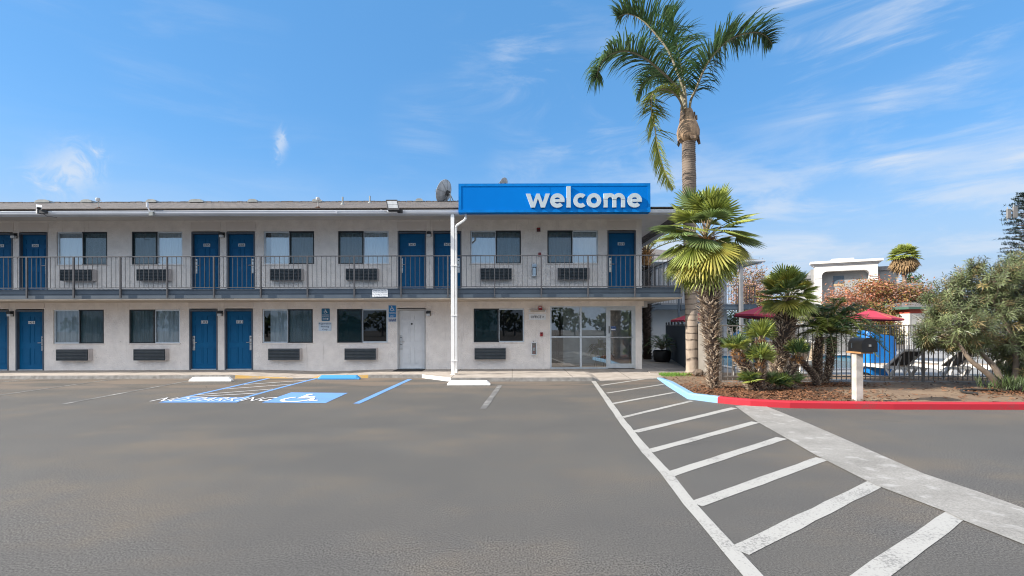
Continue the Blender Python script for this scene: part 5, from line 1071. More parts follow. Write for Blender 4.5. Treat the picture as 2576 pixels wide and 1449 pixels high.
def make_lounger(loc, rz, label):
    r = empty('sun_lounger', loc, label=label, category='sun lounger', group='white resin loungers behind the fence'); x, y, z = loc; P = lambda a, c, d: (x+a, y+c, z+d)
    b = MB()
    for s_ in (-1, 1):
        b.bar(P(-.95, s_*.31, .34), P(.60, s_*.31, .34), .05, .09, 'resin_white'); b.bar(P(.25, s_*.29, .36), P(.86, s_*.29, .86), .045, .06, 'resin_white')
    b.bar(P(-.95, -.31, .34), P(-.95, .31, .34), .05, .09, 'resin_white'); b.bar(P(.60, -.31, .34), P(.60, .31, .34), .05, .08, 'resin_white'); b.bar(P(.86, -.29, .86), P(.86, .29, .86), .05, .06, 'resin_white'); b.bar(P(.52, -.2, .36), P(.66, -.2, .68), .03, .03, 'resin_white'); b.bar(P(.52, .2, .36), P(.66, .2, .68), .03, .03, 'resin_white'); b.build('frame', r)
    b = MB(); b.ob(P(-.35, 0, .385), (.58, 0, 0), (0, .28, 0), (0, 0, .008), 'sling_beige'); b.build('seat_sling', r)
    b = MB(); d = Vector((.61, 0, .50)).normalized(); b.ob(P(.56, 0, .62), d*.37, (0, .27, 0), Vector((-d.z, 0, d.x))*.008, 'sling_shaded'); b.build('back_sling', r)  # shade on the back of the sling is put into its dark colour
    for lx in (-.82, .42):
        for s_ in (-1, 1):
            b = MB(); Q = [P(lx-.13, s_*.31, .30), P(lx-.03, s_*.31, .16), P(lx, s_*.31, 0)] if lx < 0 else [P(lx+.13, s_*.31, .30), P(lx+.03, s_*.31, .16), P(lx, s_*.31, 0)]
            b.tube([Vector(q) for q in Q], [.045, .04, .03], 8, 'resin_white'); b.tube([Vector(P(lx+(.17 if lx < 0 else -.17), s_*.31, .30)), Vector(P(lx+(.04 if lx < 0 else -.04), s_*.31, .14)), Vector(Q[2])], [.04, .035, .028], 8, 'resin_white'); b.build('leg', r)
    r.rotation_euler.z = rz; return r
l0 = make_lounger(Vector((11.35, 14.1, .09)), R(-90), 'white lounger with a dark backrest beside the blue cover')
copy_tree(l0, Vector((12.75, 14.0, .09)), rz=R(-86), label='white lounger with a dark backrest half under the oleander'); copy_tree(l0, Vector((14.1, 13.9, .09)), rz=R(-84), label='white lounger mostly hidden behind the leaning oleander trunk')
def make_chair(loc, rz, label):
    r = empty('patio_chair', loc, label=label, category='chair', group='white patio chairs behind the fence'); x, y, z = loc; P = lambda a, c, d: (x+a, y+c, z+d)
    b = MB()
    for s_ in (-1, 1): b.bar(P(s_*.25, .2, .40), P(s_*.22, .36, 1.05), .04, .05, 'resin_white'); b.bar(P(s_*.28, -.25, .62), P(s_*.27, .26, .66), .05, .035, 'resin_white')
    b.bar(P(-.22, .36, 1.05), P(.22, .36, 1.05), .04, .06, 'resin_white'); b.build('frame', r)
    b = MB(); b.ob(P(0, .0, .42), (.25, 0, 0), (0, .24, .02), (0, 0, .012), 'resin_white'); b.build('seat', r)
    b = MB(); d = Vector((0, .16, .62)).normalized(); b.ob(P(0, .285, .74), (.205, 0, 0), d*.29, (0, .006, -.001), 'sling_beige'); b.build('backrest', r)
    for sx, sy_ in ((-1, -1), (1, -1), (-1, 1), (1, 1)): b = MB(); b.tube([P(sx*.25, sy_*.22, .42), P(sx*.27, sy_*.26, 0)], [.03, .022], 8, 'resin_white'); b.build('leg', r)
    r.rotation_euler.z = rz; return r
pc = W(1868, 900, 14.3); c0 = make_chair(Vector((pc.x, 14.3, .09)), R(150), 'tall white patio chair with a beige sling left of the fan palm cluster')
copy_tree(c0, Vector((W(2000, 900, 14.9).x, 14.9, .09)), rz=R(200), label='white patio chair seen behind the leaning small palms'); copy_tree(c0, Vector((W(2044, 900, 15.3).x, 15.3, .09)), rz=R(120), label='white patio chair just left of the date palm trunks')
def table():
    p = W(1948, 885, 14.6); x, y = p.x, 14.6; r = empty('patio_table', (x, y, .09), label='round white patio table behind the fan palm trunk', category='table')
    b = MB(); b.lathe((x, y, .78), [(0, 0), (.52, 0), (.53, .02), (.52, .04), (0, .04)], 28, 'resin_white'); b.build('tabletop', r)
    for k in range(4): a = k*math.pi/2+.5; b = MB(); b.tube([(x+.3*math.cos(a), y+.3*math.sin(a), .78), (x+.38*math.cos(a), y+.38*math.sin(a), .09)], [.03, .022], 8, 'resin_white'); b.build('leg', r)
table()
def mailbox():
    p = Vector((7.08, 9.62, .10)); r = empty('mailbox', p, label='black curved top mailbox on a white wooden post', category='mailbox')
    b = MB(); b.box(p.x-.068, p.x+.068, p.y-.068, p.y+.068, p.z-.1, 1.09, 'post_white'); b.box(p.x-.11, p.x+.13, p.y-.25, p.y+.16, 1.091, 1.125, 'wood'); b.build('post', r)
    b = MB(); w, h = .142, .15; cs = [(-w, 0), (w, 0), (w, h)]+[(w*math.cos(R(a)), h+.135*math.sin(R(a))) for a in range(15, 180, 15)]+[(-w, h)]
    ang = R(-7); d0 = Vector((math.sin(ang)*-1, math.cos(ang), 0)); a0 = Vector((math.cos(ang), math.sin(ang), 0)); o = Vector((p.x+.03, p.y-.27, 1.126))
    b.extr(cs, lambda a, c, t: o+a0*a+d0*t+Vector((0, 0, c)), 0, .44, 'mailbox_black'); b.build('box', r)
    b = MB(); b.extr([(a*1.03, c*1.015) for a, c in cs], lambda a, c, t: o+a0*a+d0*t+Vector((0, 0, c)), -.03, -.002, 'mailbox_black'); b.ob(o+a0*0+d0*-.04+Vector((0, 0, .13)), a0*.018, d0*.012, Vector((0, 0, .022)), 'steel'); b.build('door', r)
    b = MB(); b.ob(o-a0*.148+d0*.3+Vector((0, 0, .12)), a0*.004, d0*.012, Vector((0, 0, .05)), 'ac_black'); b.build('flag', r)
mailbox()
b = MB(); bm_r = random.Random(2); p = W(1756, 944, 14.6); n = 14; V = []
for k in range(8):
    for i in range(n):
        a = 2*math.pi*i/n; ph = math.pi*k/7; q = 1+.22*mnoise.noise(Vector((math.cos(a)*2, math.sin(a)*2, ph*1.5))); V.append(Vector((p.x+.17*q*math.sin(ph)*math.cos(a), 14.6+.16*q*math.sin(ph)*math.sin(a), .19-.13*q*math.cos(ph))))
b.idx(V, [(k*n+i, k*n+(i+1) % n, (k+1)*n+(i+1) % n, (k+1)*n+i) for k in range(7) for i in range(n)], 'rock'); b.build('rock', label='rough dark rock at the foot of the tall palm', category='rock')
b = MB(); hp = W(2460, 978, 10.6); b.tube([(hp.x+.9, 11.0, .13), (hp.x+.3, 11.05, .14), (hp.x-.1, 10.9, .14), (hp.x-.28, 10.65, .14), (hp.x-.15, 10.45, .13)], .028, 8, 'rubber'); b.build('edging_hose', label='black rubber edging curled on the earth by the oleander', category='edging')

# ================================================================== BEYOND THE POOL
def hotel():
    A = W(2214, 651, 70); B = W(2042.5, 660, 74); base = Vector((A.x, 70, 0)); e = Vector((B.x-A.x, 4, 0)); Wd = e.length; e.normalize(); n = Vector((e.y, -e.x, 0)); n = n if n.y < 0 else -n   # e runs left along the front, n faces us
    H = A.z; r = empty('hotel_building', base, label='distant white and grey hotel with a tall portal front', category='hotel'); P = lambda a, o, z: base+e*a+n*o+Vector((0, 0, z))
    def bx(b, a0, a1, o0, o1, z0, z1, m): b.ob(P((a0+a1)/2, (o0+o1)/2, (z0+z1)/2), e*(a1-a0)/2, n*(o1-o0)/2, Vector((0, 0, (z1-z0)/2)), m)
    b = MB(); bx(b, 0, Wd, -22, -.9, 0, H-1.0, 'hotel_grey'); b.build('wall', r)
    b = MB(); pw = .95; zc = H-1.55; bx(b, .35, .35+pw, -.9, .5, 0, zc, 'hotel_white'); bx(b, Wd-.35-pw, Wd-.35, -.9, .5, 0, zc, 'hotel_white'); bx(b, .35, Wd-.35, -.9, .5, zc, H-.75, 'hotel_white'); rr = .7
    for s_, a in ((1, .35+pw), (-1, Wd-.35-pw)):
        o = [(a, zc)]+[(a+s_*rr-s_*rr*math.sin(R(t)), zc-rr+rr*math.cos(R(t))) for t in range(0, 91, 15)]
        b.extr(o, lambda x_, z_, t: P(x_, t, z_), -.88, .499, 'hotel_white')
    for (o, z0, z1) in ((.56, H-.75, H-.55), (.75, H-.55, H-.36), (1.0, H-.36, H)): bx(b, .35-o+.4, Wd-.35+o-.4, -.9-.01*o, o, z0, z1, 'hotel_white')
    bx(b, .34, .36+pw, .5, .53, H-2.7, H-2.6, 'hotel_dark'); bx(b, Wd-.36-pw, Wd-.34, .5, .53, H-2.7, H-2.6, 'hotel_dark'); b.build('portal', r)
    b = MB(); bx(b, 4.3, 5.7, -.9, -.86, H-3.4, H-2.2, 'hotel_glass'); bx(b, 4.3, 5.7, -.9, -.84, H-3.8, H-3.45, 'tan'); b.build('window', r)
    b = MB(); bx(b, 2.7, 5.6, -6, -3.0, H-1, H+.75, 'hotel_white'); b.build('roof_block', r)
    b = MB(); bx(b, -2.5, .3, -18, -1.6, 0, H-1.6, 'hotel_grey'); bx(b, -2.65, .3, -18.2, -1.35, H-1.6, H-1.0, 'hotel_dark'); bx(b, -3.6, -2.0, -16, -4, H-.95, H-.6, 'hotel_white'); bx(b, -6.0, -2.51, -20, -6, 0, H-4.2, 'hotel_dark'); bx(b, -6.4, -2.4, -20, -5.5, H-4.2, H-3.4, 'hotel_white'); b.build('side_wing', r)
    b = MB(); bx(b, Wd, Wd+2.6, -18, -1.6, 0, H-2.4, 'hotel_grey'); bx(b, Wd, Wd+2.75, -18, -1.35, H-2.4, H-1.9, 'hotel_dark'); bx(b, Wd+1.4, Wd+3.2, -16, -3, H-1.85, H-1.3, 'hotel_white'); b.build('side_wing', r)
hotel()
def kiosk():
    y = 40; A = W(2288, 778, y); B = W(2470, 778, y); zt = A.z; r = empty('kiosk_building', ((A.x+B.x)/2, y, 0), label='small cream building with a red band and green roof edge', category='building')
    b = MB(); b.box(A.x, B.x, y, y+5, 0, zt-.35, 'cream_wall'); b.build('wall', r); b = MB(); b.box(A.x-.03, B.x+.03, y-.03, y+5.03, zt-.349, zt-.001, 'red_trim'); b.build('trim', r)
    b = MB(); b.box(A.x-.45, B.x+.45, y-.45, y+5.4, zt, zt+.2, 'green_roof'); b.poly([(A.x-.4, y-.4, zt+.2), (B.x+.4, y-.4, zt+.2), (B.x-1.5, y+2.5, zt+.7), (A.x+1.5, y+2.5, zt+.7)], 'shingle'); b.poly([(A.x-.4, y-.4, zt+.2), (A.x+1.5, y+2.5, zt+.7), (A.x-.4, y+5.4, zt+.2)], 'shingle'); b.poly([(B.x+.4, y-.4, zt+.2), (B.x+.4, y+5.4, zt+.2), (B.x-1.5, y+2.5, zt+.7)], 'shingle'); b.build('roof', r)
    b = MB(); b.box(A.x-.05, A.x+.08, y-.12, y-.031, 0, zt-.36, 'fence_grey'); b.build('corner_post', r)
kiosk()
def car(u, y, m, label):
    p = W(u, 850, y); r = empty('parked_car', (p.x, y, 0), label=label, category='car'); x = p.x
    side = [(-2.15, .35), (-2.2, .6), (-2.1, .82), (-1.55, .90), (-.85, 1.38), (.75, 1.42), (1.55, .98), (2.1, .90), (2.2, .62), (2.15, .35)]
    b = MB(); b.extr(side, lambda a, c, t: (x+a, t, c), y-.86, y+.86, m); b.build('body', r)
    b = MB()
    for s_ in (-.868, .868): b.poly([(x-.78, y+s_, .95), (x+1.3, y+s_, .98), (x+.72, y+s_, 1.34), (x-.72, y+s_, 1.32)], 'car_glass')
    b.build('windows', r)
    for wx in (-1.35, 1.35):
        for s_ in (-1, 1):
            b = MB(); b.tube([(x+wx, y+s_*.90, .33), (x+wx, y+s_*.68, .33)], .33, 20, 'tyre', smooth=False); wl_ = b.build('wheel', r); b = MB(); b.tube([(x+wx, y+s_*.912, .33), (x+wx, y+s_*.901, .33)], .2, 14, 'steel', smooth=False); b.build('rim', wl_)
    b = MB(); b.box(x-2.21, x-2.05, y-.865, y-.6, .66, .80, 'tail_red'); b.build('tail_light', r); b = MB(); b.box(x+2.0, x+2.16, y-.868, y-.6, .66, .80, 'lamp_white'); b.build('headlight', r)
car(1905, 33, 'car_paint', 'blue-grey parked car glimpsed through the fence and small palms')
b = MB(); p = W(1902, 860, 22); b.lathe((p.x, 22, .09), [(0, 0), (.26, 0), (.28, .75), (.24, .95), (.12, 1.03), (0, 1.05)], 16, 'black_metal'); b.build('litter_bin', label='black round topped litter bin across the pool deck', category='litter bin')

# ================================================================== VEGETATION
GA = math.pi*(3-5**.5)
def bez(P, n):
    """Catmull-Rom through points"""
    P = [Vector(p) for p in P]; Q = [P[0]*2-P[1]]+P+[P[-1]*2-P[-2]]; out = []
    for i in range(1, len(Q)-2):
        for k in range(n):
            t = k/n; a, b_, c, d = Q[i-1:i+3]
            out.append(.5*((2*b_)+(c-a)*t+(2*a-5*b_+4*c-d)*t*t+(3*b_-a-3*c+d)*t**3))
    out.append(P[-1]); return out
def fan_leaf(b, hub, d, nrm, rad, m, r, nseg=24, span=1.9, droop=.18, pleat=.03):
    """palmate leaf: pleated blades joined near the hub, split towards the tips"""
    d = d.normalized(); nrm = (nrm-d*nrm.dot(d)).normalized(); s_ = d.cross(nrm); b0 = len(b.v); V = []; Fc = []
    for i in range(nseg):
        a = -span+2*span*(i+.5)/nseg; da = span/nseg; L_ = rad*(1-.18*(abs(a)/span)**2)*r.uniform(.86, 1.06); sp = .44
        def pt(ang, q, lift): 
            p = hub+(d*math.cos(ang)+s_*math.sin(ang))*q+nrm*lift; fall = (q/rad)**2.4*droop*rad; return p-Vector((0, 0, fall))
        k = len(V); lf = pleat*rad
        V += [hub.copy(), pt(a-da, L_*sp, -lf), pt(a, L_*sp, lf), pt(a+da, L_*sp, -lf), pt(a-da*.55, L_*.82, -lf*.4), pt(a+da*.55, L_*.82, -lf*.4), pt(a+r.uniform(-.03, .03), L_, 0)]
        Fc += [(k, k+1, k+2), (k, k+2, k+3), (k+1, k+4, k+5, k+2), (k+2, k+5, k+3)] if False else [(k, k+1, k+2), (k, k+2, k+3), (k+1, k+4, k+2), (k+2, k+5, k+3), (k+2, k+4, k+6), (k+2, k+6, k+5)]
    b.idx(V, Fc, m)
def stub_trunk(b, pts, rads, m, r, dens=420, L_=.09, up=.75, w=.018, m2=None, top=.0):
    """old leaf bases standing off a palm trunk"""
    ln = [(pts[i+1]-pts[i]).length for i in range(len(pts)-1)]; tot = sum(ln); n = int(dens*tot)
    for i in range(n):
        s_ = (i+.5)/n*tot; k = 0
        while k < len(ln)-1 and s_ > ln[k]: s_ -= ln[k]; k += 1
        f = s_/ln[k]; c = pts[k].lerp(pts[k+1], f); rad = rads[k]+(rads[k+1]-rads[k])*f; t = (pts[k+1]-pts[k]).normalized()
        a = i*GA+r.uniform(-.9, .9); x = t.cross(Vector((0, 1, 0.01))).normalized(); y = t.cross(x); o = x*math.cos(a)+y*math.sin(a); tg = t.cross(o)
        p = c+o*rad*.93; l = L_*r.uniform(.5, 1.5)*min(1.1, .35+.65*rad/max(rads)); d = (t*up*r.uniform(.5, 1.3)+o*r.uniform(.7, 1.7)+tg*r.uniform(-.55, .55)).normalized(); q = (o-d*o.dot(d)).normalized()*w*.55; e = tg*w*r.uniform(.7, 1.2); mm = m2 if (m2 and (i/n) > 1-top) else ('stub_pale' if m == 'stub' and r.random() < .38 else m)
        tip = p+d*l; b.idx([p-e, p+e, p+q, tip-e*.45, tip+e*.45, tip+q*.3], [(0, 3, 5, 2), (2, 5, 4, 1), (0, 1, 4, 3), (3, 4, 5)], mm)
def fan_palm(label, trunk, rads, crown, nleaf, rad, pet, seed, greens=('palm_green', 'palm_green', 'palm_blue'), lows=('palm_yellow',), low_el=-15, dens=420, stubL=.09, elr=(82, -62), up=.8, nseg=24, flat=1.0, top=.12, group=None, w=.018):
    r = random.Random(seed); pts = bez(trunk, 6); n = len(pts); rr = [rads[0]+(rads[-1]-rads[0])*i/(n-1) for i in range(n)] if len(rads) == 2 else [q.x for q in bez([Vector((x, 0, 0)) for x in rads], 6)]
    rr = (rr+[rr[-1]]*n)[:n]; root = empty('fan_palm', trunk[0], label=label, category='palm tree')
    if group: root['group'] = group
    b = MB(); b.tube(pts, rr, 14, 'fibre'); stub_trunk(b, pts, rr, 'stub', r, dens, stubL, up, w, 'stub_orange', top); b.build('trunk', root)
    b = MB(); c = Vector(crown); top_ = pts[-1]
    for i in range(nleaf):
        q = (i+.5)/nleaf; el = R(elr[0]+(elr[1]-elr[0])*q**.9+r.uniform(-7, 7)); az = i*GA+r.uniform(-.25, .25)
        d = Vector((math.cos(el)*math.cos(az), math.cos(el)*math.sin(az), math.sin(el))); st = top_+d*.06; pl = pet*r.uniform(.82, 1.15); hub = c+Vector((d.x, d.y, d.z*flat))*pl-Vector((0, 0, .10*pl*math.cos(el)))
        low = math.degrees(el) < low_el; m = r.choice(lows if low and r.random() < .8 else greens)
        mid = st.lerp(hub, .5)+Vector((0, 0, .06*pl)); b.tube([st, mid, hub], [.012, .009, .007], 4, 'petiole', cap=False)
        dd = (hub-mid).normalized(); dd = (dd+Vector((0, 0, -.12 if not low else -.35))).normalized()
        nn = Vector((0, 0, 1))-dd*dd.z; nn = nn if nn.length > .1 else Vector((math.cos(az), math.sin(az), 0)); nn = (nn.normalized()+Vector((r.uniform(-.35, .35), r.uniform(-.35, .35), 0))).normalized()
        fan_leaf(b, hub, dd, nn, rad*r.uniform(.85, 1.1), m, r, nseg, span=r.uniform(1.5, 2.05), droop=.14 if not low else .25)
    for i in range(5):
        b.tube([top_, top_+Vector((r.uniform(-.1, .1), r.uniform(-.1, .1), .4*pet+.15))], [.03, .006], 5, 'leaf_base')
    b.build('crown', root); return root
def WP(u, v, y): return W(u, v, y)

# --- fan palm in front (large)
y = 11.6
fan_palm('large fan palm with a shaggy trunk and yellowing lower fronds, nearest the hatched lines', [(WP(1793, 978, y).x, y, .10), WP(1793, 900, y), WP(1786, 800, y), WP(1783, 700, y), WP(1777, 640, y), WP(1775, 600, y)], [.105, .125, .20, .245, .25, .18],
         WP(1773, 596, y), 50, .68, .70, 11, lows=('palm_yellow', 'palm_green', 'palm_yellow', 'palm_green'), low_el=-18, dens=560, stubL=.15, nseg=26, elr=(84, -62), top=.06, w=.024)
# --- middle fan palm
y = 12.55
fan_palm('stout middle fan palm with a fat shaggy trunk in front of the coral umbrella', [(WP(1950, 955, y).x, y, .1), WP(1957, 915, y), WP(1968, 860, y), WP(1977, 800, y), WP(1981, 758, y)], [.12, .17, .235, .25, .20],
         WP(1982, 742, y), 50, .46, .42, 12, low_el=-18, lows=('palm_yellow', 'palm_green', 'palm_green'), dens=640, stubL=.13, nseg=22, elr=(86, -36), top=.0, w=.022, greens=('palm_green', 'palm_green', 'palm_yellow', 'palm_blue'))
# --- suckering small palms
def small(label, pts, rads, hub, n, rad, pet, seed, **k): return fan_palm(label, pts, rads, hub, n, rad, pet, seed, dens=k.pop('dens', 420), stubL=k.pop('stubL', .085), nseg=18, elr=k.pop('elr', (80, 5)), low_el=k.pop('low_el', -60), group='small fan palms clustered round the middle palm', w=.018, **k)
y = 11.3
small('small palm with a bright crown on a short trunk just left of the middle palm', [(WP(1914, 985, y).x, y, .1), WP(1914, 930, y), WP(1913.5, 880, y), WP(1914, 857, y)], [.09, .095, .11, .085], WP(1913.5, 846, y), 8, .40, .16, 21, elr=(72, 18), top=.3)
small('small palm leaning left with a tilted trunk at the left of the cluster', [(WP(1893, 985, y-.1).x, y-.1, .1), WP(1882, 935, y-.1), WP(1858, 898, y-.1), WP(1850, 884, y)], [.07, .11, .10, .075], WP(1849, 876, y), 8, .38, .14, 22, elr=(70, 12), top=.3)
y = 11.1
small('small palm with a full round crown in the front of the cluster', [(WP(1911, 992, y).x, y, .1), WP(1911, 960, y), WP(1910, 925, y), WP(1909, 912, y)], [.115, .105, .10, .075], WP(1909, 902, y), 11, .36, .13, 23, elr=(75, 8), top=.2)
small('low bright green palm at the foot of the cluster on the left', [(WP(1895, 988, y).x, y, .1), WP(1888, 968, y), WP(1885, 958, y)], [.06, .065, .05], WP(1884, 956, y), 11, .30, .08, 24, elr=(85, 5))
y = 11.3
small('low dark green palm at the foot of the cluster in the middle', [(WP(1932, 985, y).x, y, .1), WP(1934, 965, y)], [.06, .05], WP(1936, 960, y), 9, .32, .10, 25, greens=('palm_blue', 'palm_green'), elr=(70, 5))
small('low spreading palm in a dark corner right of the middle trunk', [(WP(1962, 980, y).x, y, .1), WP(1964, 968, y)], [.05, .05], WP(1964, 964, y), 8, .28, .10, 26, greens=('palm_dark', 'palm_green'), elr=(70, 0))
y = 11.45
small('small dark crowned palm leaning up from the right of the middle trunk', [(WP(1962, 985, y).x, y, .1), WP(1980, 945, y), WP(2000, 910, y), WP(2006, 897, y)], [.10, .12, .10, .08], WP(2007, 886, y), 10, .33, .13, 27, greens=('palm_dark', 'palm_blue', 'palm_green'), elr=(75, 5), top=.2)
small('low green palm at the right end of the cluster', [(WP(1996, 978, y).x, y, .1), WP(1996, 962, y)], [.05, .045], WP(1996, 958, y), 8, .28, .10, 28, greens=('palm_green', 'palm_blue'), elr=(75, 5))
b = MB(); r = random.Random(9); pts = bez([WP(2003, 893, 12.1), WP(2022, 915, 12.1), WP(2045, 942, 12.1), (WP(2056, 966, 12.1).x, 12.1, .12)], 6); rr = [.075]*len(pts); b.tube(pts, rr, 12, 'fibre'); stub_trunk(b, pts, rr, 'stub', r, 560, .045, -.5, .012)
b.build('leaning_trunk', label='pale shaggy palm trunk lying at a slant towards the date palm', category='palm trunk')

# --- feather fronds
def frond(b, P, r, L_=.55, n=62, m='palm_green', mr='rachis', w=.020, start=.16, droop=.9, lift=.55, rw=.028, sag=0.0, sides=(-1, 1)):
    pts = bez(P, 10); N_ = len(pts); b.tube(pts, [rw*(1-.85*i/(N_-1))+.004 for i in range(N_)], 5, mr, cap=False)
    for i in range(n):
        t = start+(1-start)*(i+.5)/n; x = t*(N_-1); k = min(int(x), N_-2); p = pts[k].lerp(pts[k+1], x-k); T = (pts[min(k+2, N_-1)]-pts[max(k-1, 0)]).normalized()
        S_ = T.cross(Vector((0, 0, 1)))
        if S_.length < .15: S_ = T.cross(Vector((0, 1, 0)))
        S_.normalize(); U_ = S_.cross(T).normalized(); ln = L_*math.sin(math.pi*min(1, .18+.80*(t-start)/(1-start)))**.55*(1 if t < .9 else .8)
        for s_ in sides:
            l = ln*r.uniform(.8, 1.12); dd = (S_*s_*r.uniform(.7, 1)+T*r.uniform(.2, .6)+U_*lift*r.uniform(.1, 1.3)).normalized(); q0 = p; V = []; steps = 4; ww = dd.cross(Vector((0, 0, 1))); ww = ww.normalized() if ww.length > .1 else S_
            ww = (ww+Vector((0, 0, r.uniform(-.6, .6)))).normalized()
            for j in range(steps+1):
                h = w*(1.0, 1.1, .85, .5, .04)[j]; V += [q0-ww*h, q0+ww*h]; q0 = q0+dd*l/steps; dd = (dd+Vector((0, 0, -droop*.30*(j+1)/2))).normalized()
            b.idx(V, [(2*j, 2*j+1, 2*j+3, 2*j+2) for j in range(steps)], m)
def queen_palm():
    y = 15.6; r = random.Random(4); base = Vector((WP(1742, 940, y).x, y, .09)); root = empty('queen_palm', base, label='tall slim palm with a ringed grey trunk rising above the sign', category='palm tree')
    T = [base, base+Vector((0, 0, .12)), WP(1741, 880, y), WP(1738.5, 750, y), WP(1735.5, 600, y), WP(1735, 470, y), WP(1733, 390, y), WP(1733.5, 350, y)]; pts = bez(T, 8); rs = [.27, .215, .20, .195, .20, .215, .205, .20]; rr = [q.x for q in bez([Vector((x, 0, 0)) for x in rs], 8)]
    for i in range(len(rr)): rr[i] *= 1+.012*math.sin(i*2.1)
    b = MB(); b.tube(pts, rr, 22, 'palm_bark')
    V = pts[-1]; k = 0
    for zz in range(26):                               # crowded ring scars below the crown
        t = zz/26; c = WP(1735, 480, y).lerp(V, t); rad = .215*(1-.06*t)+r.uniform(0, .012); b.lathe((c.x, c.y, c.z), [(rad-.012, -.03), (rad+.010, 0), (rad-.012, .018)], 22, 'palm_bark')
    b.build('trunk', root)
    b = MB(); c0, c1 = WP(1733.5, 358, y), WP(1731, 285, y); prof = [(0, .20), (.07, .30), (.20, .355), (.38, .365), (.55, .32), (.75, .245), (1.0, .19), (1.12, .15)]
    ps = [c0.lerp(c1, t) for t, _ in prof]; b.tube(ps, [q for _, q in prof], 20, 'leaf_base')
    for i in range(26):                                # papery sheath flaps
        a = i*GA; t = .05+.85*(i/26); rad = .33*(1-.42*t); c = c0.lerp(c1, t); o = Vector((math.cos(a), math.sin(a), 0)); tg = Vector((-o.y, o.x, 0)); l = r.uniform(.16, .34); p = c+o*rad*1.02
        b.poly([p-tg*.12, p+tg*.12, p+tg*.07+Vector((0, 0, l))-o*rad*.18, p-tg*.05+Vector((0, 0, l*1.05))+o*r.uniform(-.05, .03)], 'leaf_base'); b.poly([p-tg*.12, p+tg*.10, p+tg*.08+Vector((0, 0, -.10))+o*.03, p-tg*.09+Vector((0, 0, -.13))+o*.04], 'leaf_base')
    p = WP(1752, 300, y); b.tube([p, p+Vector((.03, 0, .14))], [.06, .02], 8, 'leaf_base'); b.build('crownshaft', root)
    def fr(P, **k):
        b = MB(); frond(b, P, r, **k); return b.build('frond', root)
    O = lambda u, v, dy=0: WP(u, v, y+dy)
    fr([O(1727, 290), O(1724, 240), O(1716, 208, -.1), O(1686, 133, -.2), O(1655, 90, -.2), O(1624, 56, -.15), O(1595, 38, 0), O(1572, 36, .1), O(1556, 44, .2)], L_=1.35, n=150, m='palm_dark', lift=.85, droop=.75, rw=.05, start=.22)
    fr([O(1728, 290), O(1722, 246), O(1697, 210, -.4), O(1649, 165, -.9), O(1613, 140, -1.2), O(1572, 128, -1.4), O(1532, 140, -1.5), O(1510, 170, -1.5), O(1502, 196, -1.4)], L_=1.3, n=150, m='palm_dark', lift=.35, droop=1.25, rw=.05, start=.25)
    fr([O(1736, 290), O(1739, 255), O(1752, 225, -.3), O(1774, 173, -.6), O(1801, 133, -.8), O(1832, 103, -.9), O(1863, 88, -1.0), O(1905, 81, -1.0), O(1930, 91, -1.0), O(1945, 110, -1.0)], L_=1.25, n=160, m='palm_dark', lift=.40, droop=1.15, rw=.045, start=.2)
    fr([O(1730, 290), O(1725, 225, .3), O(1714, 165, .7), O(1704, 110, 1.1), O(1690, 62, 1.3), O(1672, 25, 1.3)], L_=1.2, n=124, m='palm_dark', lift=.5, droop=.8, rw=.035, start=.3)
    fr([O(1726, 285), O(1712, 238, .5), O(1690, 205, .9), O(1655, 190, 1.2), O(1622, 205, 1.4), O(1605, 240, 1.5)], L_=1.15, n=120, m='palm_dark', lift=.2, droop=1.1, rw=.035)
    fr([O(1724, 290), O(1712, 252, -.3), O(1688, 228, -.5), O(1660, 224, -.7), O(1644, 236, -.75), O(1640, 275, -.75), O(1645, 306, -.75)], L_=.80, n=66, m='palm_green', lift=.1, droop=1.2, rw=.04, start=.2)
    fr([O(1638, 242, -.72), O(1641, 281, -.72), O(1646, 304, -.72), O(1654, 356, -.72), O(1663, 397, -.72), O(1676, 438, -.7), O(1695, 474, -.68)], L_=.85, n=130, m='palm_yg', mr='petiole', lift=-.1, droop=.55, rw=.024, start=.0, w=.016)
mat('palm_yg', (0.26, 0.29, 0.065), (0.18, 0.22, 0.055), rough=0.5, scale=3, isl=0.3, trans=0.3)
queen_palm()
# --- date palm with two trunks
def date_palm():
    y = 12.5; r = random.Random(31); base = Vector((WP(2066, 968, y).x, y, .1)); root = empty('date_palm', base, label='bushy dark green feather palm with two short shaggy trunks', category='palm tree')
    b = MB()
    for P, ra in (([(WP(2062, 968, y).x, y, .1), WP(2056, 925, y), WP(2058, 880, y), WP(2064, 848, y)], [.085, .095, .10, .10]), ([(WP(2078, 966, y).x, y+.05, .1), WP(2084, 925, y), WP(2091, 880, y), WP(2090, 848, y)], [.075, .085, .10, .11])):
        pts = bez(P, 6); rr = [q.x for q in bez([Vector((x, 0, 0)) for x in ra], 6)]; b.tube(pts, rr, 12, 'fibre'); stub_trunk(b, pts, rr, 'stub', r, 460, .08, .6, .018)
    b.build('trunk', root)
    c = WP(2080, 836, y); k = 0
    for i in range(46):
        az = i*GA; el = R(70-88*((i+.5)/46)+r.uniform(-8, 8)); L_ = r.uniform(.9, 1.25); d = Vector((math.cos(el)*math.cos(az), math.cos(el)*math.sin(az)*.8, math.sin(el))); lean = Vector((.34, 0, -.06))
        P = [c, c+(d+Vector((0, 0, .25)))*L_*.35+lean*.25, c+d*L_*.72+lean*.55+Vector((0, 0, .05)), c+d*L_+lean*.8+Vector((0, 0, -.18*math.cos(el)-.1))]
        b = MB(); frond(b, P, r, L_=.36, n=44, m='palm_dark' if r.random() < .75 else 'palm_green', mr='petiole', w=.009, lift=.3, droop=.7, rw=.014, start=.15); b.build('frond', root)
date_palm()
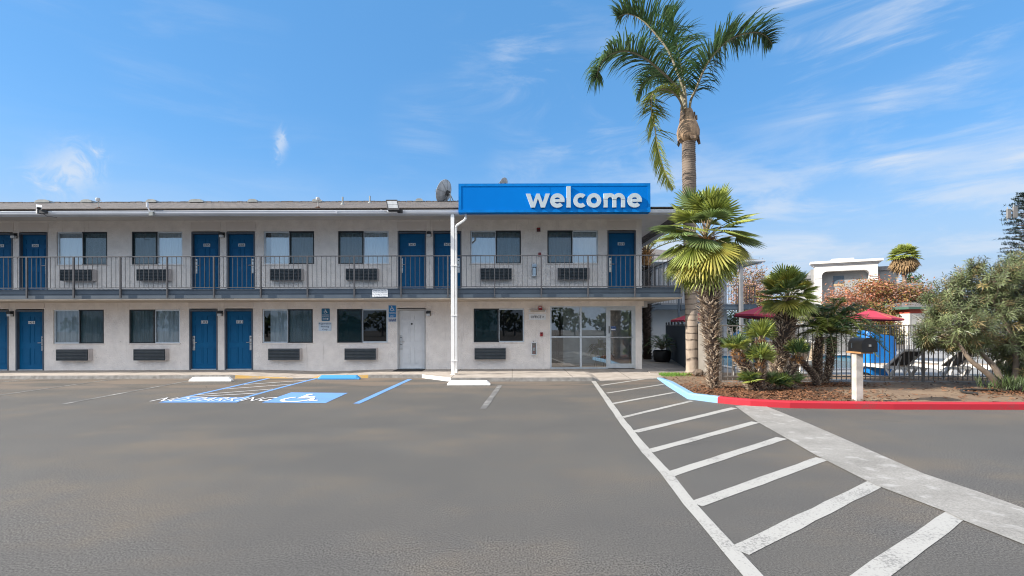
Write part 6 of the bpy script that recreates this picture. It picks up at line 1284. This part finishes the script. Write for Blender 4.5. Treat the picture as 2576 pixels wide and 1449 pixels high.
# --- courtyard: dark palm trunk with an orange crown base, and a potted palm
def court_palm():
    y = 22; r = random.Random(41); base = Vector((WP(1628, 890, y).x, y, .1)); root = empty('courtyard_palm', base, label='dark scaly palm trunk with an orange crown base behind the motel corner', category='palm tree')
    b = MB(); P = [base, WP(1627, 800, y), WP(1627, 720, y), WP(1627, 672, y)]; pts = bez(P, 6); rr = [.17+.0*i for i in range(len(pts))]; b.tube(pts, rr, 14, 'fibre'); stub_trunk(b, pts, rr, 'fibre', r, 330, .11, .7, .03); b.build('trunk', root)
    b = MB(); c = WP(1627, 668, y); c1 = WP(1627, 630, y); b.tube([c, c.lerp(c1, .5), c1], [.17, .24, .15], 14, 'stub_orange'); stub_trunk(b, [c, c1], [.2, .2], 'stub_orange', r, 160, .22, 1.0, .035); b.build('crown_base', root)
    for i in range(16):
        az = i*GA; el = R(75-70*(i/16)); L_ = 2.1; d = Vector((math.cos(el)*math.cos(az), math.cos(el)*math.sin(az), math.sin(el))); cc = WP(1627, 636, y)
        b = MB(); frond(b, [cc, cc+d*L_*.4+Vector((0, 0, .1)), cc+d*L_*.75, cc+d*L_+Vector((0, 0, -.45*math.cos(el)))], r, L_=.36, n=34, m='palm_green', w=.013, lift=.4, droop=.5, rw=.025); b.build('frond', root)
court_palm()
def potted_palm():
    y = 20.5; x = WP(1665, 880, y).x; root = empty('potted_palm', (x, y, .1), label='dark potted palm in a black tub by the screened fence', category='potted palm'); r = random.Random(6)
    b = MB(); b.lathe((x, y, .1), [(0, 0), (.30, 0), (.36, .1), (.38, .42), (.34, .5), (.30, .5), (.28, .42), (0, .42)], 20, 'pot_black'); b.build('pot', root)
    b = MB()
    for i in range(26):
        az = i*GA; el = R(72-68*(i/26)); d = Vector((math.cos(el)*math.cos(az), math.cos(el)*math.sin(az), math.sin(el))); c = Vector((x, y, .62)); L_ = r.uniform(.7, .95)
        frond(b, [c, c+d*L_*.4+Vector((0, 0, .1)), c+d*L_*.75, c+d*L_+Vector((0, 0, -.25))], r, L_=.20, n=22, m='palm_dark', w=.009, lift=.3, droop=.4, rw=.01)
    b.build('crown', root)
potted_palm()
# --- oleander
def oleander():
    r = random.Random(51); y0 = 11.3; base = Vector((WP(2525, 984, 10.95).x, 10.95, .1)); root = empty('oleander_bush', base, label='large spreading oleander bush with narrow grey-green leaves at the right edge', category='bush')
    cl = [(2325, 835, 30), (2325, 858, 24), (2370, 780, 40), (2395, 866, 30), (2470, 840, 50), (2440, 760, 50), (2535, 740, 60), (2540, 690, 40), (2352, 800, 46), (2338, 748, 26), (2385, 735, 44), (2425, 705, 42), (2455, 672, 30), (2500, 700, 52), (2560, 665, 50), (2610, 690, 60), (2340, 858, 34), (2385, 852, 38), (2420, 810, 62), (2445, 862, 36), (2490, 780, 72), (2560, 770, 80), (2630, 790, 80), (2515, 865, 62), (2580, 870, 70), (2650, 880, 70), (2400, 765, 40), (2545, 930, 40), (2600, 940, 50), (2470, 740, 50)]
    hubs = [(W(u, v, y0+r.uniform(-.35, .9)), q*y0/F) for u, v, q in cl]; tb = MB(); lb = MB()
    stems = [[(base.x, base.y, .1), W(2490, 945, 10.9), W(2440, 905, 11.0), W(2410, 860, 11.2)], [(base.x+.12, base.y+.1, .1), W(2505, 930, 11.1), W(2470, 890, 11.3), W(2430, 850, 11.5)], [(base.x+.3, base.y+.15, .1), W(2555, 930, 11.3), W(2545, 850, 11.4), W(2500, 760, 11.4)], [(base.x+.45, base.y+.2, .1), W(2590, 900, 11.4), W(2600, 800, 11.5), W(2590, 720, 11.5)]]
    sb = []
    for s_ in stems:
        pts = bez(s_, 5); t = MB(); t.tube(pts, [.075*(1-.6*i/len(pts)) for i in range(len(pts))], 8, 'twig'); t.build('trunk', root); sb += pts[4:]
    for c, q in hubs:
        near = min(sb, key=lambda p: (p-c).length); tb.tube([near, near.lerp(c, .5)+Vector((r.uniform(-.1, .1), r.uniform(-.1, .1), r.uniform(-.05, .15))), c], [.022, .016, .01], 5, 'twig', cap=False)
        k = int(54*(q/.45)**1.7)+14
        for i in range(k):
            d = Vector((r.gauss(0, 1), r.gauss(0, 1), r.gauss(.15, 1))).normalized(); tip = c+d*q*r.uniform(.55, 1.12)
            if tip.z < .35: continue
            ax = (d+Vector((r.uniform(-.3, .3), r.uniform(-.3, .3), .45))).normalized(); L_ = r.uniform(.22, .42); bs = tip-ax*L_
            tb.tube([c.lerp(bs, .35), bs, tip], [.006, .005, .003], 3, 'twig', cap=False)
            x_ = ax.cross(Vector((0, 0, 1))); x_ = x_.normalized() if x_.length > .1 else Vector((1, 0, 0)); y_ = ax.cross(x_); m = 'oleander' if r.random() < .84 else 'oleander_dry'
            for j in range(r.randint(15, 22)):
                a = j*2.094/1+j*.5; f = .15+.85*j/21; p = bs.lerp(tip, f); o = x_*math.cos(a)+y_*math.sin(a); dd = (o*.9+ax*r.uniform(.25, .8)).normalized(); l = r.uniform(.10, .18); sd = dd.cross(ax); sd = sd.normalized()*r.uniform(.007, .011) if sd.length > .05 else x_*.009
                q1 = p+dd*l*.5; q2 = p+dd*l+Vector((0, 0, -.025)); lb.poly([p, q1-sd, q2, q1+sd], m)
    tb.build('branches', root); lb.build('foliage', root)
    b = MB()
    for i in range(420):
        c = Vector((base.x+r.gauss(.15, .35), base.y+r.gauss(-.05, .18), .12)); a = r.uniform(0, 6.28); h = r.uniform(.1, .38); d = Vector((math.cos(a)*.5, math.sin(a)*.5, 1)).normalized(); s_ = Vector((-math.sin(a), math.cos(a), 0))*.01; p = c+d*h*.3
        b.poly([p, p+d*h*.5-s_, p+d*h, p+d*h*.5+s_], 'tree_green')
    b.build('undergrowth', root)
oleander()
# --- trees beyond
def leaf_tree(name, c, rx, ry, rz, n, sz, mats, label, cat, seed, trunk=True, zb=0.0, clumps=26, spread=.34, group=None, nbr=26):
    r = random.Random(seed); root = empty(name, (c.x, c.y, zb), label=label, category=cat)
    if group: root['group'] = group
    C = []
    for i in range(clumps):
        d = Vector((r.gauss(0, 1), r.gauss(0, 1), r.gauss(0, 1))).normalized()*r.uniform(.25, 1)**.6; C.append((c+Vector((d.x*rx, d.y*ry, d.z*rz)), r.uniform(.6, 1.3)))
    if trunk:
        t = MB(); b0 = Vector((c.x, c.y, zb)); k0 = c-Vector((0, 0, rz*.65)); t.tube([b0, b0.lerp(k0, .5)+Vector((.05, 0, 0)), k0], [.16*rx/2+.05, .12*rx/2+.04, .08*rx/2+.03], 8, 'bark')
        for q, _ in C[:nbr]: t.tube([k0, k0.lerp(q, .5)+Vector((r.uniform(-.2, .2), r.uniform(-.2, .2), r.uniform(-.1, .2)))*rx*.3, q], [.035*rx/2+.01, .02*rx/2+.008, .006], 4, 'bark', cap=False)
        t.build('trunk', root)
    b = MB()
    for i in range(n):
        q, s_ = r.choice(C); p = q+Vector((r.gauss(0, 1)*rx, r.gauss(0, 1)*ry, r.gauss(0, 1)*rz))*spread*s_*.8; a = Vector((r.gauss(0, 1), r.gauss(0, 1), r.gauss(0, .6))).normalized(); e = a.cross(Vector((r.gauss(0, 1), r.gauss(0, 1), r.gauss(0, 1)))).normalized(); l = sz*r.uniform(.6, 1.3)
        if p.z < zb: p.z = zb+abs(p.z-zb)
        b.poly([p-a*l, p-e*l*.45, p+a*l, p+e*l*.45], r.choice(mats))
    b.build('crown', root)
c = lambda u, v, y: W(u, v, y)
AG = 'autumn trees beyond the pool'
leaf_tree('autumn_tree', c(2122, 768, 44), 1.7, 1.6, 1.5, 2850, .12, ('autumn', 'autumn', 'bare_pink'), 'coppery red autumn tree at the left in front of the hotel portal', 'tree', 61, group=AG, spread=.4)
leaf_tree('autumn_tree', c(2185, 752, 46), 2.2, 1.8, 1.6, 4370, .13, ('autumn', 'autumn', 'autumn_gold'), 'broad orange red autumn tree before the hotel, above the right umbrella', 'tree', 62, group=AG, spread=.36)
leaf_tree('autumn_tree', c(2262, 748, 45), 2.0, 1.6, 1.4, 3610, .13, ('autumn', 'autumn_gold', 'bare_pink'), 'reddish gold autumn tree under the tall distant palm', 'tree', 63, group=AG, spread=.38)
leaf_tree('autumn_tree', c(2225, 803, 42), 2.4, 1.5, 1.3, 4370, .13, ('autumn_gold', 'autumn_gold', 'autumn', 'tree_green'), 'golden brown tree directly behind the right umbrella', 'tree', 64, group=AG, spread=.36)
leaf_tree('autumn_tree', c(1878, 712, 50), 2.0, 1.6, 1.7, 2470, .12, ('bare_pink', 'bare_pink', 'autumn_gold'), 'thin pinkish tree seen past the end of the rear wing', 'tree', 65, group=AG, spread=.42, nbr=40, clumps=40)
leaf_tree('autumn_tree', c(1893, 752, 46), 1.8, 1.4, 1.3, 3230, .12, ('autumn', 'autumn_gold', 'bare_pink'), 'orange brown tree behind the railing end of the rear wing', 'tree', 66, group=AG, spread=.4)
leaf_tree('hedge_tree', c(1848, 808, 36), .95, .9, .95, 1400, .10, ('tree_green', 'tree_green', 'olive_leaf'), 'bright green bush beside the rear wing wall', 'bush', 67, spread=.4)
leaf_tree('hedge_tree', c(1900, 812, 38), 1.3, 1.0, 1.1, 1700, .10, ('olive_leaf', 'tree_green', 'olive_leaf'), 'dusty olive coloured bush behind the coral umbrella', 'bush', 68, spread=.4)
leaf_tree('hedge_tree', c(1945, 808, 40), 1.0, 1.0, 1.3, 1300, .10, ('olive_leaf', 'olive_leaf', 'tree_green'), 'pale olive tree glimpsed right of the middle fan palm crown', 'bush', 69, spread=.42)
leaf_tree('low_hedge', c(2235, 846, 41), 4.2, .8, .8, 2600, .11, ('tree_green', 'autumn_gold', 'olive_leaf'), 'mixed green and brown hedge behind the far pool fence', 'hedge', 70, trunk=False, spread=.3, clumps=40)
leaf_tree('hedge_tree', c(2085, 800, 40), 2.0, 1.2, 1.0, 2000, .12, ('autumn_gold', 'bare_pink', 'olive_leaf'), 'brownish shrub behind the date palm crown', 'bush', 71, spread=.4)
leaf_tree('dark_tree', c(2293, 715, 80), 1.2, 1.2, 1.8, 900, .2, ('tree_green', 'palm_dark'), 'small dark green tree beside the hotel under the distant palm', 'tree', 72, spread=.42)
leaf_tree('hedge_tree', c(2330, 745, 44), 1.3, 1.0, 1.1, 1000, .11, ('bare_pink', 'oleander', 'oleander'), 'thin grey green shrub above the green roof edge', 'bush', 73, spread=.42, nbr=36, clumps=36)
# distant fan palm
def far_palm():
    y = 62; r = random.Random(81); base = Vector((W(2279, 800, y).x, y, 0)); root = empty('distant_palm', base, label='tall distant fan palm with a brown skirt right of the hotel', category='palm tree'); top = W(2275, 652, y)
    b = MB(); b.tube([base, base.lerp(top, .6), top], [.34, .26, .24], 12, 'palm_bark'); b.build('trunk', root); b = MB(); k = MB()
    for i in range(120):
        q = i/120; el = R(85-150*q+r.uniform(-8, 8)); az = i*GA; d = Vector((math.cos(el)*math.cos(az), math.cos(el)*math.sin(az), math.sin(el))); hub = top+Vector((0, 0, .2))+d*r.uniform(.7, 1.1); dry = q > .56
        fan_leaf(k if dry else b, hub, (d+Vector((0, 0, -.25 if not dry else -.9))).normalized(), Vector((0, 0, 1)) if abs(d.z) < .9 else Vector((1, 0, 0)), 1.25 if not dry else 1.25, 'skirt' if dry else 'palm_green', r, 10, 1.3, .3)
    b.build('crown', root); k.build('dead_skirt', root)
mat('skirt', (0.30, 0.195, 0.095), (0.20, 0.13, 0.065), rough=0.9, scale=2, isl=0.35, trans=0.15)
far_palm()
# pine with antennas (a disguised mast)
def mast_pine():
    y = 60; r = random.Random(91); u = 2584; base = Vector((W(u, 800, y).x, y, 0)); root = empty('pine_mast', base, label='tall dark pine shaped mast with grey antenna panels at the right edge', category='mast'); top = W(u, 482, y)
    b = MB(); b.tube([base, top], [.42, .2], 12, 'bark'); b.build('trunk', root); b = MB(); H = top.z; n = 190
    for i in range(n):
        z = 4.5+(H-4.6)*i/n; az = i*GA; L_ = (2.55 if z < H-3 else .8+1.75*(H-z)/3)*r.uniform(.75, 1.08); d = Vector((math.cos(az), math.sin(az), r.uniform(.0, .22))); o = Vector((base.x, y, z)); b.tube([o, o+d*L_*.9], [.05, .015], 4, 'bark', cap=False)
        for j in range(26):
            t = r.uniform(.3, 1.05); p = o+d*L_*t+Vector((r.uniform(-.12, .12), r.uniform(-.12, .12), r.uniform(-.06, .10)))
            for q in range(4):
                a = Vector((r.gauss(0, 1), r.gauss(0, 1), r.gauss(.5, .6))).normalized(); l = r.uniform(.16, .30); e = a.cross(Vector((0, .3, 1))).normalized()*.03; b.poly([p-e, p+e, p+a*l+e*.5, p+a*l-e*.5], 'pine_needle')
    b.build('crown', root)
    for (u0, u1, v0, v1) in ((2533, 2541.5, 526, 549.5), (2548.5, 2558, 520, 548)):
        p, q = W(u0, v1, y-1.9), W(u1, v0, y-1.9); b = MB(); b.box(p.x, q.x, y-2.05, y-1.85, p.z, q.z, 'antenna_grey'); b.tube([((p.x+q.x)/2, y-1.8, p.z-.3), ((p.x+q.x)/2, y-1.8, q.z+.3)], .05, 6, 'vent_metal'); b.bar(((p.x+q.x)/2, y-1.8, (p.z+q.z)/2), (base.x, y, (p.z+q.z)/2), .08, .08, 'vent_metal'); b.build('antenna_panel', root)
mat('antenna_grey', (0.20, 0.19, 0.18), rough=0.6)
mast_pine()

# distant row of street trees on the far side of the road (seen mirrored in the ground floor glass)
b = MB(); r = random.Random(101)
for i in range(44):
    cx_ = -75+150*i/43+r.uniform(-1.5, 1.5); hh = r.uniform(3.2, 7.0); w = r.uniform(1.8, 3.2); b.tube([(cx_, -48, 0), (cx_, -48, hh*.6)], .15, 6, 'bark')
    for k in range(170):
        d = Vector((r.gauss(0, 1), r.gauss(0, 1), r.gauss(0, 1))).normalized()*r.uniform(.3, 1)**.5; p = Vector((cx_+d.x*w, -48+d.y*w, hh*.58+d.z*hh*.42)); a = Vector((r.gauss(0, 1), r.gauss(0, 1), r.gauss(0, 1))).normalized(); e = a.cross(Vector((r.gauss(0, 1), r.gauss(0, 1), r.gauss(0, 1)))).normalized(); l = r.uniform(.3, .6)
        b.poly([p-a*l, p-e*l*.6, p+a*l, p+e*l*.6], 'tree_green' if r.random() < .8 else 'olive_leaf')
b.build('distant_trees', at=(0, -48, 0), kind='stuff', label='dark belt of trees across the road, mirrored in the ground floor windows', category='trees')
